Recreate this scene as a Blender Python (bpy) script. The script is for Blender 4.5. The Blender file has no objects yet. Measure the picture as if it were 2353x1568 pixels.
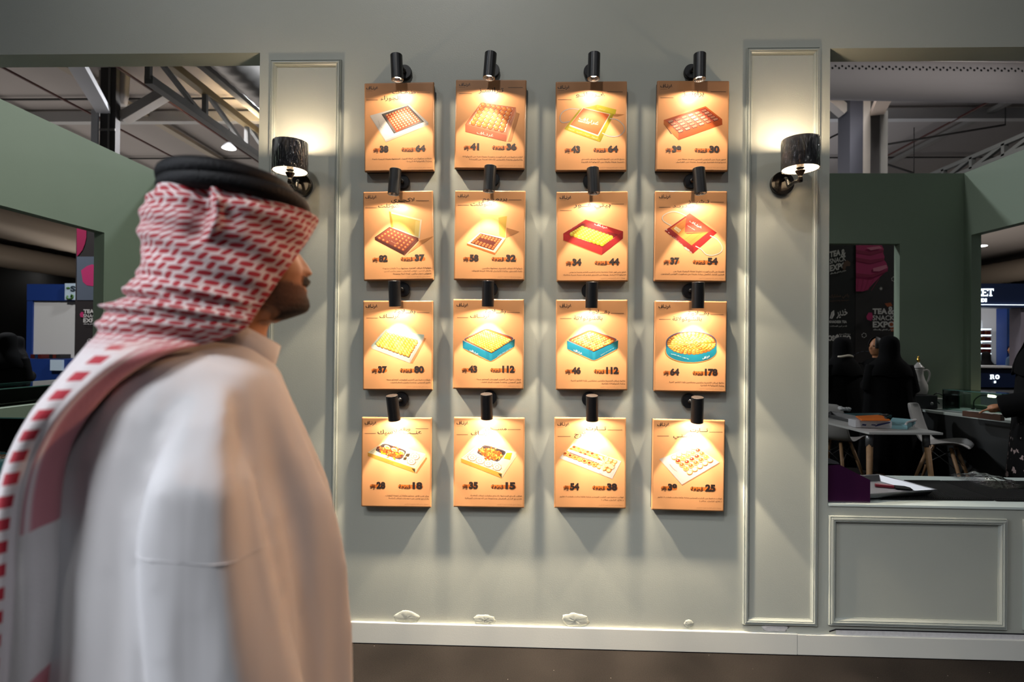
import bpy, bmesh, math, random
from mathutils import Vector, Matrix, noise
C = bpy.context.scene.collection
SC = bpy.context.scene
PI = math.pi
R = math.radians
# ------------------------------------------------------------------ camera, world, large lights, exposure
IW, IH, FP = 2353.0, 1568.0, 1280.0
CAM = Vector((0.0, -2.75, 1.48))
def _axes(yaw, pitch, roll):
    cy, sy = math.cos(yaw), math.sin(yaw)
    f = Vector((-sy, cy, 0)); r = Vector((cy, sy, 0)); u = Vector((0, 0, 1))
    cp, sp = math.cos(pitch), math.sin(pitch)
    f2 = f*cp + u*sp; u2 = u*cp - f*sp
    cr, sr = math.cos(roll), math.sin(roll)
    return r*cr + u2*sr, u2*cr - r*sr, f2
AR, AU, AF = _axes(R(1.8826), R(.4488), R(.5589))
cd = bpy.data.cameras.new('camera'); cam = bpy.data.objects.new('camera', cd); C.objects.link(cam)
cd.sensor_width = 36; cd.lens = FP/IW*36; cd.clip_start = .02; cd.clip_end = 300
m = Matrix((AR, AU, -AF)).transposed().to_4x4(); m.translation = CAM; cam.matrix_world = m
cd.dof.use_dof = True; cd.dof.focus_distance = 2.75; cd.dof.aperture_fstop = 2.8
SC.camera = cam
SC.view_settings.view_transform = 'Standard'; SC.view_settings.look = 'None'
SC.view_settings.exposure = 0.0; SC.view_settings.gamma = 1; SC.view_settings.use_curve_mapping = False
SC.cycles.use_denoising = True
SC.cycles.max_bounces = 8; SC.cycles.sample_clamp_indirect = 25; SC.cycles.caustics_reflective = False; SC.cycles.caustics_refractive = False
w = bpy.data.worlds.new('hall_ambient'); SC.world = w; w.use_nodes = True
w.node_tree.nodes['Background'].inputs[0].default_value = (.86, .93, 1.0, 1)
w.node_tree.nodes['Background'].inputs[1].default_value = .065
def area(name, loc, rot, size, power, col=(1, 1, 1), sy=None):
    l = bpy.data.lights.new(name, 'AREA'); l.energy = power; l.color = col; l.size = size
    if sy: l.shape = 'RECTANGLE'; l.size_y = sy
    else: l.shape = 'DISK'
    o = bpy.data.objects.new(name, l); C.objects.link(o); o.location = loc; o.rotation_euler = rot
    return o
# high-bay hall lamps over the aisle and behind the booth, with added fill lights
l_ = bpy.data.lights.new('key_spot', 'SPOT'); l_.energy = 560; l_.color = (.99, .97, .94); l_.spot_size = R(52); l_.spot_blend = 1; l_.shadow_soft_size = .18
o_ = bpy.data.objects.new('key_spot', l_); C.objects.link(o_); o_.location = (-1.1, -5.0, 7.6); o_.rotation_euler = Vector((1.2, 5.0, -5.3)).to_track_quat('-Z', 'Y').to_euler()
area('hall_light', (-5.0, -4.5, 7.6), (R(-22), R(-28), 0), 1.2, 110, (.84, .91, 1))
l_ = bpy.data.lights.new('man_back_fill', 'SPOT'); l_.energy = 620; l_.color = (.82, .89, 1); l_.spot_size = R(30); l_.spot_blend = .8; l_.shadow_soft_size = .9  # added soft spot that brightens the man's back, source unseen
o_ = bpy.data.objects.new('man_back_fill', l_); C.objects.link(o_); o_.location = (-5.8, -3.6, 2.8); o_.rotation_euler = Vector((5.3, 1.7, -1.65)).to_track_quat('-Z', 'Y').to_euler()
l_ = bpy.data.lights.new('man_fill_spot', 'SPOT'); l_.energy = 1080; l_.color = (.92, .95, 1); l_.spot_size = R(30); l_.spot_blend = .8; l_.shadow_soft_size = .8  # added fill aimed at the man's shoulder and sleeve, source unseen
o_ = bpy.data.objects.new('man_fill_spot', l_); C.objects.link(o_); o_.location = (-3.2, -5.4, 5.4); o_.rotation_euler = Vector((2.65, 3.5, -4.25)).to_track_quat('-Z', 'Y').to_euler()
l_ = bpy.data.lights.new('man_warm_fill', 'SPOT'); l_.energy = 185; l_.color = (1, .54, .29); l_.spot_size = R(34); l_.spot_blend = .7; l_.shadow_soft_size = .12  # added warm fill from the right for the man's chest and collar
o_ = bpy.data.objects.new('man_warm_fill', l_); C.objects.link(o_); o_.location = (2.1, -.8, 2.9); o_.rotation_euler = Vector((-2.5, -1.05, -1.75)).to_track_quat('-Z', 'Y').to_euler()
area('hall_light', (5.5, -8.0, 8.0), (R(-15), R(15), 0), 1.6, 120, (.92, .95, 1))
area('hall_light', (-3.6, 8.0, 8.4), (0, 0, 0), .8, 700, (.9, .95, 1))
area('hall_light', (-9.0, 14.0, 8.4), (0, 0, 0), .8, 800, (.95, .95, 1))
area('hall_light', (8.0, 10.0, 8.4), (0, 0, 0), .8, 480, (1, .96, .92))
area('hall_light', (0.0, 26.0, 8.4), (0, 0, 0), .8, 800, (1, .96, .92))
l_ = bpy.data.lights.new('added_fill_spot', 'SPOT'); l_.energy = 420; l_.color = (.97, 1, .92); l_.spot_size = R(62); l_.spot_blend = .8; l_.shadow_soft_size = .2  # added spot that lightens the left room wall
o_ = bpy.data.objects.new('added_fill_spot', l_); C.objects.link(o_); o_.location = (.6, 1.6, 5.6); o_.rotation_euler = Vector((-5.1, .7, -3.3)).to_track_quat('-Z', 'Y').to_euler()
area('hall_light', (-9.5, 4.5, 8.2), (R(-20), 0, 0), .8, 900, (.97, .98, 1))  # extra lamp added to brighten the left blue stand
l_ = bpy.data.lights.new('added_fill_spot', 'SPOT'); l_.energy = 520; l_.color = (1, .95, .93); l_.spot_size = R(75); l_.spot_blend = .8; l_.shadow_soft_size = .3  # added spot that lightens the fabric air duct
o_ = bpy.data.objects.new('added_fill_spot', l_); C.objects.link(o_); o_.location = (8.5, 2.2, 5.6); o_.rotation_euler = Vector((-2.0, 6.4, .8)).to_track_quat('-Z', 'Y').to_euler()
area('hall_light', (10.5, 4.0, 8.2), (R(-20), 0, 0), .8, 420, (1, .97, .95))  # extra lamp added to brighten the right blue stand
area('ceiling_fill', (-16.0, 17.0, 4.2), (PI, 0, 0), 14.0, 300, (1, .93, .87))  # this and the next three: upward fill added to brighten the ceiling
area('ceiling_fill', (-22.0, 36.0, 3.0), (PI, 0, 0), 16.0, 900, (1, .9, .8))
area('ceiling_fill', (26.0, 34.0, 3.0), (PI, 0, 0), 16.0, 500, (1, .9, .8))
area('ceiling_fill', (4.0, 18.0, 4.2), (PI, 0, 0), 14.0, 560, (.95, .95, 1))
# ------------------------------------------------------------------ helpers
def ray(px, py):
    return AR*((px-IW/2)/FP) - AU*((py-IH/2)/FP) + AF
def at(px, py, Y):                         # pixel -> point on the plane y = Y
    d = ray(px, py); t = (Y-CAM.y)/d.y
    return CAM + d*t
def atz(px, py, z):                        # pixel -> point on the plane z
    d = ray(px, py); t = (z-CAM.z)/d.z
    return CAM + d*t
def atx(px, py, x):
    d = ray(px, py); t = (x-CAM.x)/d.x
    return CAM + d*t
MATS = {}
def proj(p):
    d = Vector(p)-CAM; z = d.dot(AF)
    return IW/2+FP*d.dot(AR)/z, IH/2-FP*d.dot(AU)/z
def s2l(c): return c/12.92 if c <= .04045 else ((c+.055)/1.055)**2.4
def hexc(h):
    return tuple(s2l(int(h[i:i+2], 16)/255) for i in (0, 2, 4)) + (1,)
def mat(name, col, rough=.5, metal=0, emit=None, es=0, bump=0, bscale=60, var=0, vscale=8, coat=0, trans=0, alpha=1, spec=.5, sheen=0):
    if name in MATS: return MATS[name]
    m = bpy.data.materials.new(name); m.use_nodes = True; MATS[name] = m
    nt = m.node_tree; b = nt.nodes['Principled BSDF']
    if isinstance(col, str): col = hexc(col)
    col = tuple(col)[:3] + (1,)
    b.inputs['Base Color'].default_value = col; b.inputs['Roughness'].default_value = rough
    b.inputs['Metallic'].default_value = metal; b.inputs['Coat Weight'].default_value = coat
    b.inputs['Coat Roughness'].default_value = .08
    b.inputs['Transmission Weight'].default_value = trans; b.inputs['Alpha'].default_value = alpha
    b.inputs['Specular IOR Level'].default_value = spec; b.inputs['Sheen Weight'].default_value = sheen
    if emit:
        b.inputs['Emission Color'].default_value = tuple(emit)[:3] + (1,); b.inputs['Emission Strength'].default_value = es
    if bump or var:
        tc = nt.nodes.new('ShaderNodeTexCoord')
    if bump:
        n = nt.nodes.new('ShaderNodeTexNoise'); n.inputs['Scale'].default_value = bscale; n.inputs['Detail'].default_value = 4
        nt.links.new(tc.outputs['Object'], n.inputs['Vector'])
        bp = nt.nodes.new('ShaderNodeBump'); bp.inputs['Strength'].default_value = bump; bp.inputs['Distance'].default_value = .004
        nt.links.new(n.outputs['Fac'], bp.inputs['Height']); nt.links.new(bp.outputs['Normal'], b.inputs['Normal'])
    if var:
        n = nt.nodes.new('ShaderNodeTexNoise'); n.inputs['Scale'].default_value = vscale; n.inputs['Detail'].default_value = 5
        nt.links.new(tc.outputs['Object'], n.inputs['Vector'])
        mx = nt.nodes.new('ShaderNodeMix'); mx.data_type = 'RGBA'
        mx.inputs['A'].default_value = tuple(c*(1-var) for c in col[:3]) + (1,)
        mx.inputs['B'].default_value = tuple(min(1, c*(1+var)) for c in col[:3]) + (1,)
        nt.links.new(n.outputs['Fac'], mx.inputs['Factor']); nt.links.new(mx.outputs['Result'], b.inputs['Base Color'])
    return m
class MB:
    """collects shapes; build() links them as one mesh object"""
    def __init__(s): s.v = []; s.f = []; s.mi = []; s.ms = []; s.sm = []; s.uv = None; s.cur = 0
    def use(s, m):
        if m not in s.ms: s.ms.append(m)
        s.cur = s.ms.index(m); return s
    def add(s, vs, fs, smooth=False):
        o = len(s.v); s.v += [Vector(p) for p in vs]
        for f in fs: s.f.append([i+o for i in f]); s.mi.append(s.cur); s.sm.append(smooth)
        return s
    def box(s, a, b, bev=0):
        x0, y0, z0 = (min(a[i], b[i]) for i in range(3)); x1, y1, z1 = (max(a[i], b[i]) for i in range(3))
        if bev <= 0:
            return s.add([(x0, y0, z0), (x1, y0, z0), (x1, y1, z0), (x0, y1, z0), (x0, y0, z1), (x1, y0, z1), (x1, y1, z1), (x0, y1, z1)],
                  [(0, 3, 2, 1), (4, 5, 6, 7), (0, 1, 5, 4), (1, 2, 6, 5), (2, 3, 7, 6), (3, 0, 4, 7)])
        bm = bmesh.new(); bmesh.ops.create_cube(bm, size=1)
        for v in bm.verts: v.co = Vector(((x0+x1)/2+v.co.x*(x1-x0), (y0+y1)/2+v.co.y*(y1-y0), (z0+z1)/2+v.co.z*(z1-z0)))
        bmesh.ops.bevel(bm, geom=bm.edges[:], offset=bev, segments=2, affect='EDGES', profile=.7)
        return s.bm(bm)
    def bm(s, bm, smooth=False):
        bm.verts.index_update()
        s.add([v.co.copy() for v in bm.verts], [[v.index for v in f.verts] for f in bm.faces], smooth); bm.free(); return s
    def obox(s, c, ax, hs):                  # oriented box: centre, three axes, half sizes
        c = Vector(c); vs = []
        for k in (-1, 1):
            for (i, j) in ((-1, -1), (1, -1), (1, 1), (-1, 1)):
                vs.append(c + ax[0]*hs[0]*i + ax[1]*hs[1]*j + ax[2]*hs[2]*k)
        return s.add(vs, [(0, 3, 2, 1), (4, 5, 6, 7), (0, 1, 5, 4), (1, 2, 6, 5), (2, 3, 7, 6), (3, 0, 4, 7)])
    def bar(s, a, b, w_, h_, up=(0, 0, 1)):   # rectangular bar from a to b
        a = Vector(a); b = Vector(b); d = (b-a).normalized(); u = Vector(up)
        if abs(d.dot(u)) > .98: u = Vector((0, 1, 0))
        x = d.cross(u).normalized(); z = x.cross(d).normalized()
        return s.obox((a+b)/2, (x, z, d), (w_/2, h_/2, (b-a).length/2))
    def loft(s, rings, cap=True, closed=True, smooth=True):
        n = len(rings[0]); vs = [p for r in rings for p in r]; fs = []
        for i in range(len(rings)-1):
            for j in range(n if closed else n-1):
                k = (j+1) % n; fs.append((i*n+j, i*n+k, (i+1)*n+k, (i+1)*n+j))
        if cap and closed:
            fs.append(list(range(n))[::-1]); fs.append([(len(rings)-1)*n+j for j in range(n)])
        return s.add(vs, fs, smooth)
    def tube(s, pts, r, n=10, cap=True):
        pts = [Vector(p) for p in pts]; rings = []; rr = r if isinstance(r, (list, tuple)) else [r]*len(pts)
        px = None
        for i, p in enumerate(pts):
            d = (pts[min(i+1, len(pts)-1)] - pts[max(i-1, 0)]).normalized()
            if px is None:
                px = d.orthogonal().normalized()
            px = (px - d*px.dot(d)).normalized(); py = d.cross(px)
            rings.append([p + (px*math.cos(2*PI*k/n) + py*math.sin(2*PI*k/n))*rr[i] for k in range(n)])
        return s.loft(rings, cap)
    def cyl(s, a, b, r, n=24, r2=None):
        return s.tube([a, b], [r, r if r2 is None else r2], n)
    def lathe(s, prof, c=(0, 0, 0), n=24, cap=True, sx=1, sy=1):
        c = Vector(c)
        return s.loft([[c + Vector((r*math.cos(2*PI*k/n)*sx, r*math.sin(2*PI*k/n)*sy, z)) for k in range(n)] for r, z in prof], cap)
    def ell(s, c, rx, ry, rz, n=12, k=8):
        prof = [(max(1e-4, math.sin(PI*i/k)), -math.cos(PI*i/k)*rz) for i in range(k+1)]
        return s.lathe(prof, c, n, True, rx, ry)
    def prism(s, pts, y0, y1):               # polygon in x,z extruded along y
        n = len(pts)
        return s.add([(p[0], y0, p[1]) for p in pts] + [(p[0], y1, p[1]) for p in pts],
              [list(range(n)), list(range(2*n-1, n-1, -1))] + [(i, i+n, (i+1) % n+n, (i+1) % n) for i in range(n)])
    def build(s, name, m=None, parent=None, loc=None, rot=None, recalc=True):
        me = bpy.data.meshes.new(name); me.from_pydata(s.v, [], s.f)
        if m is not None and not s.ms: s.ms = [m]
        for x in s.ms: me.materials.append(x)
        me.polygons.foreach_set('material_index', s.mi); me.polygons.foreach_set('use_smooth', s.sm)
        if recalc:
            bm = bmesh.new(); bm.from_mesh(me); bmesh.ops.recalc_face_normals(bm, faces=bm.faces[:]); bm.to_mesh(me); bm.free()
        me.update()
        o = bpy.data.objects.new(name, me); C.objects.link(o)
        if parent: o.parent = parent
        if loc is not None: o.location = loc
        if rot is not None: o.rotation_euler = rot
        return o
def tag(o, label=None, cat=None, group=None, kind=None):
    if label: o['label'] = label
    if cat: o['category'] = cat
    if group: o['group'] = group
    if kind: o['kind'] = kind
    return o
def thing(name, label, cat, loc=(0, 0, 0), rz=0, group=None):
    o = bpy.data.objects.new(name, None); C.objects.link(o); o.empty_display_size = .05
    o.location = loc; o.rotation_euler = (0, 0, rz)
    return tag(o, label, cat, group)
def struct(o): o['kind'] = 'structure'; return o
def copy_tree(o, parent=None):
    c = o.copy(); C.objects.link(c)
    if parent is not None: c.parent = parent
    for ch in list(o.children): copy_tree(ch, c)
    return c
def mods(o, *ms):
    for t, kw in ms:
        k = o.modifiers.new(t.lower(), t)
        for a, v in kw.items(): setattr(k, a, v)
    return o
def smoothcurve(pts, n=8):                  # Catmull-Rom through points
    pts = [Vector(p) for p in pts]; out = []
    for i in range(len(pts)-1):
        p0 = pts[max(i-1, 0)]; p1 = pts[i]; p2 = pts[i+1]; p3 = pts[min(i+2, len(pts)-1)]
        for k in range(n):
            t = k/n
            out.append(.5*((2*p1) + (p2-p0)*t + (2*p0-5*p1+4*p2-p3)*t*t + (3*p1-p0-3*p2+p3)*t**3))
    out.append(pts[-1]); return out
# ---- lettering: Arabic letters are joined by hand with the presentation forms, then laid out right to left
_AF = {'ا': 0xFE8D, 'أ': 0xFE83, 'إ': 0xFE87, 'آ': 0xFE81, 'ب': 0xFE8F, 'ة': 0xFE93, 'ت': 0xFE95, 'ث': 0xFE99, 'ج': 0xFE9D, 'ح': 0xFEA1, 'خ': 0xFEA5,
       'د': 0xFEA9, 'ذ': 0xFEAB, 'ر': 0xFEAD, 'ز': 0xFEAF, 'س': 0xFEB1, 'ش': 0xFEB5, 'ص': 0xFEB9, 'ض': 0xFEBD, 'ط': 0xFEC1, 'ظ': 0xFEC5, 'ع': 0xFEC9,
       'غ': 0xFECD, 'ف': 0xFED1, 'ق': 0xFED5, 'ك': 0xFED9, 'ل': 0xFEDD, 'م': 0xFEE1, 'ن': 0xFEE5, 'ه': 0xFEE9, 'و': 0xFEED, 'ى': 0xFEEF, 'ي': 0xFEF1, 'ئ': 0xFE89}
_NOJOIN = set('اأإآدذرزوةى')
def arabic(t):
    out = []; n = len(t); i = 0
    def joins_next(c): return (c in _AF and c not in _NOJOIN) or c == 'ـ'
    def is_l(c): return c in _AF or c == 'ـ'
    while i < n:
        c = t[i]; prev = i > 0 and joins_next(t[i-1]); nxt = i+1 < n and is_l(t[i+1])
        if c == 'ل' and i+1 < n and t[i+1] in 'اأ':
            out.append(chr((0xFEFB if t[i+1] == 'ا' else 0xFEF7) + (1 if prev else 0))); i += 2; continue
        if c in _AF:
            b = _AF[c]
            if c in _NOJOIN: out.append(chr(b + (1 if prev else 0)))
            else: out.append(chr(b + (3 if prev and nxt else 2 if nxt else 1 if prev else 0)))
        elif c == 'ء': out.append(chr(0xFE80))
        else: out.append(c)
        i += 1
    s = ''.join(out)[::-1]
    return s.translate(str.maketrans('()', ')('))
_TX = {}
def text_geo(body, bold=0.0, res=3):
    key = (body, bold, res)
    if key in _TX: return _TX[key]
    b = arabic(body) if any('\u0600' <= ch <= '\u06ff' for ch in body) else body
    cu = bpy.data.curves.new('lettering', 'FONT'); cu.body = b; cu.size = 1; cu.offset = bold; cu.resolution_u = res
    ob = bpy.data.objects.new('lettering', cu); C.objects.link(ob)
    bpy.context.view_layer.update(); dg = bpy.context.evaluated_depsgraph_get()
    me = bpy.data.meshes.new_from_object(ob.evaluated_get(dg), depsgraph=dg)
    vs = [tuple(v.co[:2]) for v in me.vertices]; fs = [tuple(p.vertices) for p in me.polygons]
    bpy.data.objects.remove(ob); bpy.data.meshes.remove(me); bpy.data.curves.remove(cu)
    x0 = min(v[0] for v in vs); x1 = max(v[0] for v in vs); y0 = min(v[1] for v in vs); y1 = max(v[1] for v in vs)
    vs = [((x-x0)/(x1-x0), (y-y0)/(y1-y0)) for x, y in vs]
    _TX[key] = (vs, fs, (x1-x0)/(y1-y0)); return _TX[key]
def put_text(mb, body, fn, bold=0.0, res=3):   # fn(u,v) -> 3D point; u right, v up, both 0..1 over the lettering's box
    vs, fs, _ = text_geo(body, bold, res)
    return mb.add([fn(u, v) for u, v in vs], fs)
# ------------------------------------------------------------------ the setting
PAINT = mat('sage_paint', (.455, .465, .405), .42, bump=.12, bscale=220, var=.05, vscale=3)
PAINT_IN = mat('sage_paint_shaded', (.24, .30, .225), .55, bump=.1, bscale=180, var=.04, vscale=2)  # front wall's sage paint again, with the room's dimness put into the colour
TRIMP = mat('sage_trim_paint', (.39, .41, .37), .35, bump=.05, bscale=300)
BASEP = mat('baseboard_paint', (.66, .655, .60), .4, bump=.06, bscale=200)
def carpet_mat():
    m = mat('dark_carpet', (.035, .028, .025), .95, spec=.1)
    nt = m.node_tree; b = nt.nodes['Principled BSDF']
    tc = nt.nodes.new('ShaderNodeTexCoord')
    n = nt.nodes.new('ShaderNodeTexNoise'); n.inputs['Scale'].default_value = 240; n.inputs['Detail'].default_value = 6
    n2 = nt.nodes.new('ShaderNodeTexNoise'); n2.inputs['Scale'].default_value = 3
    v = nt.nodes.new('ShaderNodeTexVoronoi'); v.inputs['Scale'].default_value = 24
    lt = nt.nodes.new('ShaderNodeMath'); lt.operation = 'LESS_THAN'; lt.inputs[1].default_value = .04
    sel = nt.nodes.new('ShaderNodeMath'); sel.operation = 'GREATER_THAN'; sel.inputs[1].default_value = .72
    sep = nt.nodes.new('ShaderNodeSeparateColor'); mul = nt.nodes.new('ShaderNodeMath'); mul.operation = 'MULTIPLY'
    ad = nt.nodes.new('ShaderNodeMath'); ad.operation = 'ADD'
    cr = nt.nodes.new('ShaderNodeValToRGB'); cr.color_ramp.elements[0].color = (.006, .005, .0045, 1); cr.color_ramp.elements[1].color = (.028, .023, .02, 1)
    cr.color_ramp.elements[0].position = .3; cr.color_ramp.elements[1].position = .75
    mx = nt.nodes.new('ShaderNodeMix'); mx.data_type = 'RGBA'; mx.inputs['B'].default_value = (.5, .48, .45, 1)
    L = nt.links.new
    for k in (n, n2, v): L(tc.outputs['Object'], k.inputs['Vector'])
    ad.operation = 'MULTIPLY_ADD'; ad.inputs[1].default_value = .7; mm = nt.nodes.new('ShaderNodeMath'); mm.operation = 'MULTIPLY'; mm.inputs[1].default_value = .3
    L(n2.outputs['Fac'], mm.inputs[0]); L(n.outputs['Fac'], ad.inputs[0]); L(mm.outputs[0], ad.inputs[2]); L(ad.outputs[0], cr.inputs['Fac'])
    L(v.outputs['Distance'], lt.inputs[0]); L(v.outputs['Color'], sep.inputs[0]); L(sep.outputs[0], sel.inputs[0])
    L(lt.outputs[0], mul.inputs[0]); L(sel.outputs[0], mul.inputs[1]); L(mul.outputs[0], mx.inputs['Factor'])
    L(cr.outputs['Color'], mx.inputs['A']); L(mx.outputs['Result'], b.inputs['Base Color'])
    bp = nt.nodes.new('ShaderNodeBump'); bp.inputs['Strength'].default_value = .6; bp.inputs['Distance'].default_value = .004
    L(n.outputs['Fac'], bp.inputs['Height']); L(bp.outputs['Normal'], b.inputs['Normal'])
    return m
CARPET = carpet_mat()
fl = MB().add([(-45, -14, 0), (45, -14, 0), (45, 52, 0), (-45, 52, 0)], [(0, 1, 2, 3)]).build('floor', CARPET); struct(fl)
XL, XR, ZL, ZT = -1.374, 1.446, 2.942, 4.0
XLL, XRR = -4.5, 5.0                       # inner faces of the booth's side walls
CZ = .73
fw = MB()
fw.box((XL, 0, 0), (XR, .13, ZT)); fw.box((XLL-.1, 0, ZL), (XL, .13, ZT)); fw.box((XR, 0, ZL), (XRR+.1, .13, ZT))
fw.box((XLL-.1, 0, 0), (XL, .13, CZ-.012)); fw.box((XR, 0, 0), (XRR+.1, .13, CZ-.012))
struct(fw.build('wall_front', PAINT))
YB = 3.85
zt = at(450, 399, YB).z
bo0, bo1, boz = 2.55, at(2067, 700, YB).x, at(1985, 560, YB).z
bw = MB(); bw.box((XLL-.1, YB, 0), (bo0, YB+.1, zt)); bw.box((bo0, YB, boz), (bo1, YB+.1, zt)); bw.box((bo1, YB, 0), (XRR+.1, YB+.1, zt))
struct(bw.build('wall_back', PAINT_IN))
ly1 = atx(240, 535, XLL).y; lz = atx(240, 535, XLL).z
lw = MB(); T = .11
lw.box((XLL-T, .13, lz), (XLL, ly1, zt)); lw.box((XLL-T, ly1, 0), (XLL, YB, zt)); lw.box((XLL-T, .13, 0), (XLL, ly1, .9))
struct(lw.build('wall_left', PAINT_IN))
ry1 = atx(2232, 540, XRR).y; rz = atx(2232, 540, XRR).z
rw = MB()
rw.box((XRR, .13, rz), (XRR+T, ry1, zt)); rw.box((XRR, ry1, 0), (XRR+T, YB, zt)); rw.box((XRR, .13, 0), (XRR+T, ry1, .86))
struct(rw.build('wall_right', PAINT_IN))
struct(MB().box((XLL-.0, .135, .001), (XRR+.0, YB-.002, .10)).build('floor_platform', CARPET))
# mitred picture-frame mouldings: each frame one trim
def moulding(name, x0, z0, x1, z1, w_=.03, d=.016, y=0.0, M_=None):
    prof = [(0, 0), (0, .35), (.10, .8), (.22, .62), (.30, .95), (.52, 1), (.62, .7), (.72, .85), (.86, .5), (.92, .3), (1, .25), (1, 0)]
    mb = MB(); rings = []
    for cx, cz, dx, dz in ((x0, z0, 1, 1), (x1, z0, -1, 1), (x1, z1, -1, -1), (x0, z1, 1, -1)):
        rings.append([Vector((cx+dx*w_*a, y-d*b, cz+dz*w_*a)) for a, b in prof])
    rings.append(rings[0]); mb.loft(rings, cap=False, closed=False, smooth=False)
    return struct(mb.build(name, M_ or TRIMP))
a = at(623, 140, 0); b = at(786, 139, 0)
moulding('trim_1', a.x, .135, b.x, a.z)
a = at(1714, 112, 0); b = at(1876, 1438, 0)
moulding('trim_2', a.x, b.z, b.x, a.z)
a = at(1903, 1184, 0); b = at(2310, 1446, 0)
moulding('trim_3', a.x, b.z, b.x, a.z, .036, .018)
moulding('trim_4', at(2349, 1300, 0).x, b.z, at(2349, 1300, 0).x+.9, a.z, .036, .018)
moulding('trim_5', -2.35, b.z, -1.44, a.z, .036, .018)
sx = at(1829, 1480, 0).x
bb = MB().box((XLL-.1, -.016, .004), (sx-.001, .004, .104), .002); struct(bb.build('baseboard_left', BASEP))
bb = MB().box((sx+.001, -.0155, .004), (XRR+.1, .004, .1005), .002); struct(bb.build('baseboard_right', BASEP))
# gap above the right baseboard with unpainted filler, and rough plaster patches where anchors were filled
mb = MB(); DK = mat('gap_shadow_board', (.012, .01, .012), .8); WF = mat('filler_white', (.62, .60, .60), .7, bump=.4, bscale=300, var=.2, vscale=60)
p0 = at(1905, 1450, 0); p1 = at(1920, 1447, 0); p2 = at(2060, 1450, 0); p3 = at(2353, 1457.5, 0)
top = [(p0.x, p0.z), (p1.x, p1.z+.004), (p2.x, p2.z+.004), (p3.x, p3.z+.003), (XRR, .104)]
mb.use(DK)
mb.add([(x, -.0015, z) for x, z in top]+[(x, -.0015, z-.0075) for x, z in top], [(i, i+1, i+6, i+5) for i in range(4)])
mb.use(WF)
mb.add([(x, -.003, z-.006) for x, z in top[1:4]]+[(x, -.003, .1) for x, z in top[1:4]], [(i, i+1, i+4, i+3) for i in range(2)])
struct(mb.build('trim_6'))
def patch(px, py, wpx, hpx, M_, th=.004, seed=0):
    rnd = random.Random(seed); c = at(px, py, 0); k = 2.75/FP; mb = MB(); n = 30; rings = []
    for q, f in enumerate((1, .86, .6, .3, .02)):
        r_ = []
        for j in range(n):
            t = 2*PI*j/n; rr = f*(1+.25*noise.noise(Vector((math.cos(t)*2+seed, math.sin(t)*2, q*.4))))
            r_.append(Vector((c.x+math.cos(t)*wpx*k*rr/2, -th*(0, .5, .8, .9, 1)[q]*(1+.8*noise.noise(Vector((j*.5, q, seed)))), max(.106, c.z+math.sin(t)*hpx*k*rr/2))))
        rings.append(r_)
    mb.loft(rings, True); o = mb.build('wall_patch', M_); return struct(o)
for i, (x, y, w_, h_) in enumerate(((935, 1420, 60, 34), (1113, 1424, 50, 22), (1322, 1426, 62, 34), (1582, 1434, 22, 20))):
    patch(x, y, w_, h_, PAINT, .005, i)
patch(1782, 1444, 58, 26, WF, .002, 9)
# worktops of the two serving counters
WT = mat('worktop_laminate', (.60, .67, .63), .3)
o = MB().box((XR+.002, -.006, CZ-.012), (XRR-.001, atz(2100, 1094, CZ).y, CZ), .002).build('worktop', WT)
tag(o, 'pale mint worktop of the right serving counter under the black mats', 'worktop')
o = MB().box((XLL+.001, -.006, CZ-.012), (XL-.002, atz(2100, 1094, CZ).y, CZ), .002).build('worktop', WT)
tag(o, 'pale mint worktop of the left counter behind the man in white', 'worktop')
# plain cabinet fronts that carry the worktops at the back
CAB = mat('counter_carcass', (.03, .03, .032), .6)
for x0, x1, nm in ((XR+.01, XRR-.01, 'right'), (XLL+.01, XL-.01, 'left')):
    struct(MB().box((x0, .47, .002), (x1, .5, CZ-.013)).build('wall_counter_'+nm, CAB))
# ------------------------------------------------------------------ the sixteen lit menu boards
FACE = mat('board_face_print', (.45, .215, .093), .38, spec=.35)
BLK = mat('board_box_black', (.012, .012, .013), .5)
INK = mat('ink_dark_brown', (.010, .004, .003), .5)
INK2 = mat('ink_soft_brown', (.055, .024, .011), .5)
INK3 = mat('ink_faint_brown', (.24, .11, .046), .5)
PILL = mat('ink_orange_pill', (.34, .085, .010), .45)
def pm(h): return mat('print_'+h, tuple(c**1.2*.36 for c in hexc(h)[:3]), .45, spec=.3)
CROPS = {'11': (820, 100, 410/2009), '13': (1250, 100, 450/2205), '21': (820, 380, 410/2217), '23': (1250, 380, 450/2353),
         '31': (820, 640, 410/2296), '33': (1250, 640, 450/2353), '41': (820, 890, 410/2143), '43': (1250, 890, 450/2352)}
FY = -.044                                   # front face
class Board: pass
W_, H_ = 0, 0
FOOT = 'يحفظ داخل الثلاجة لمدة ٣ أشهر'
LOGO = 'غرنـاف'
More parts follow.
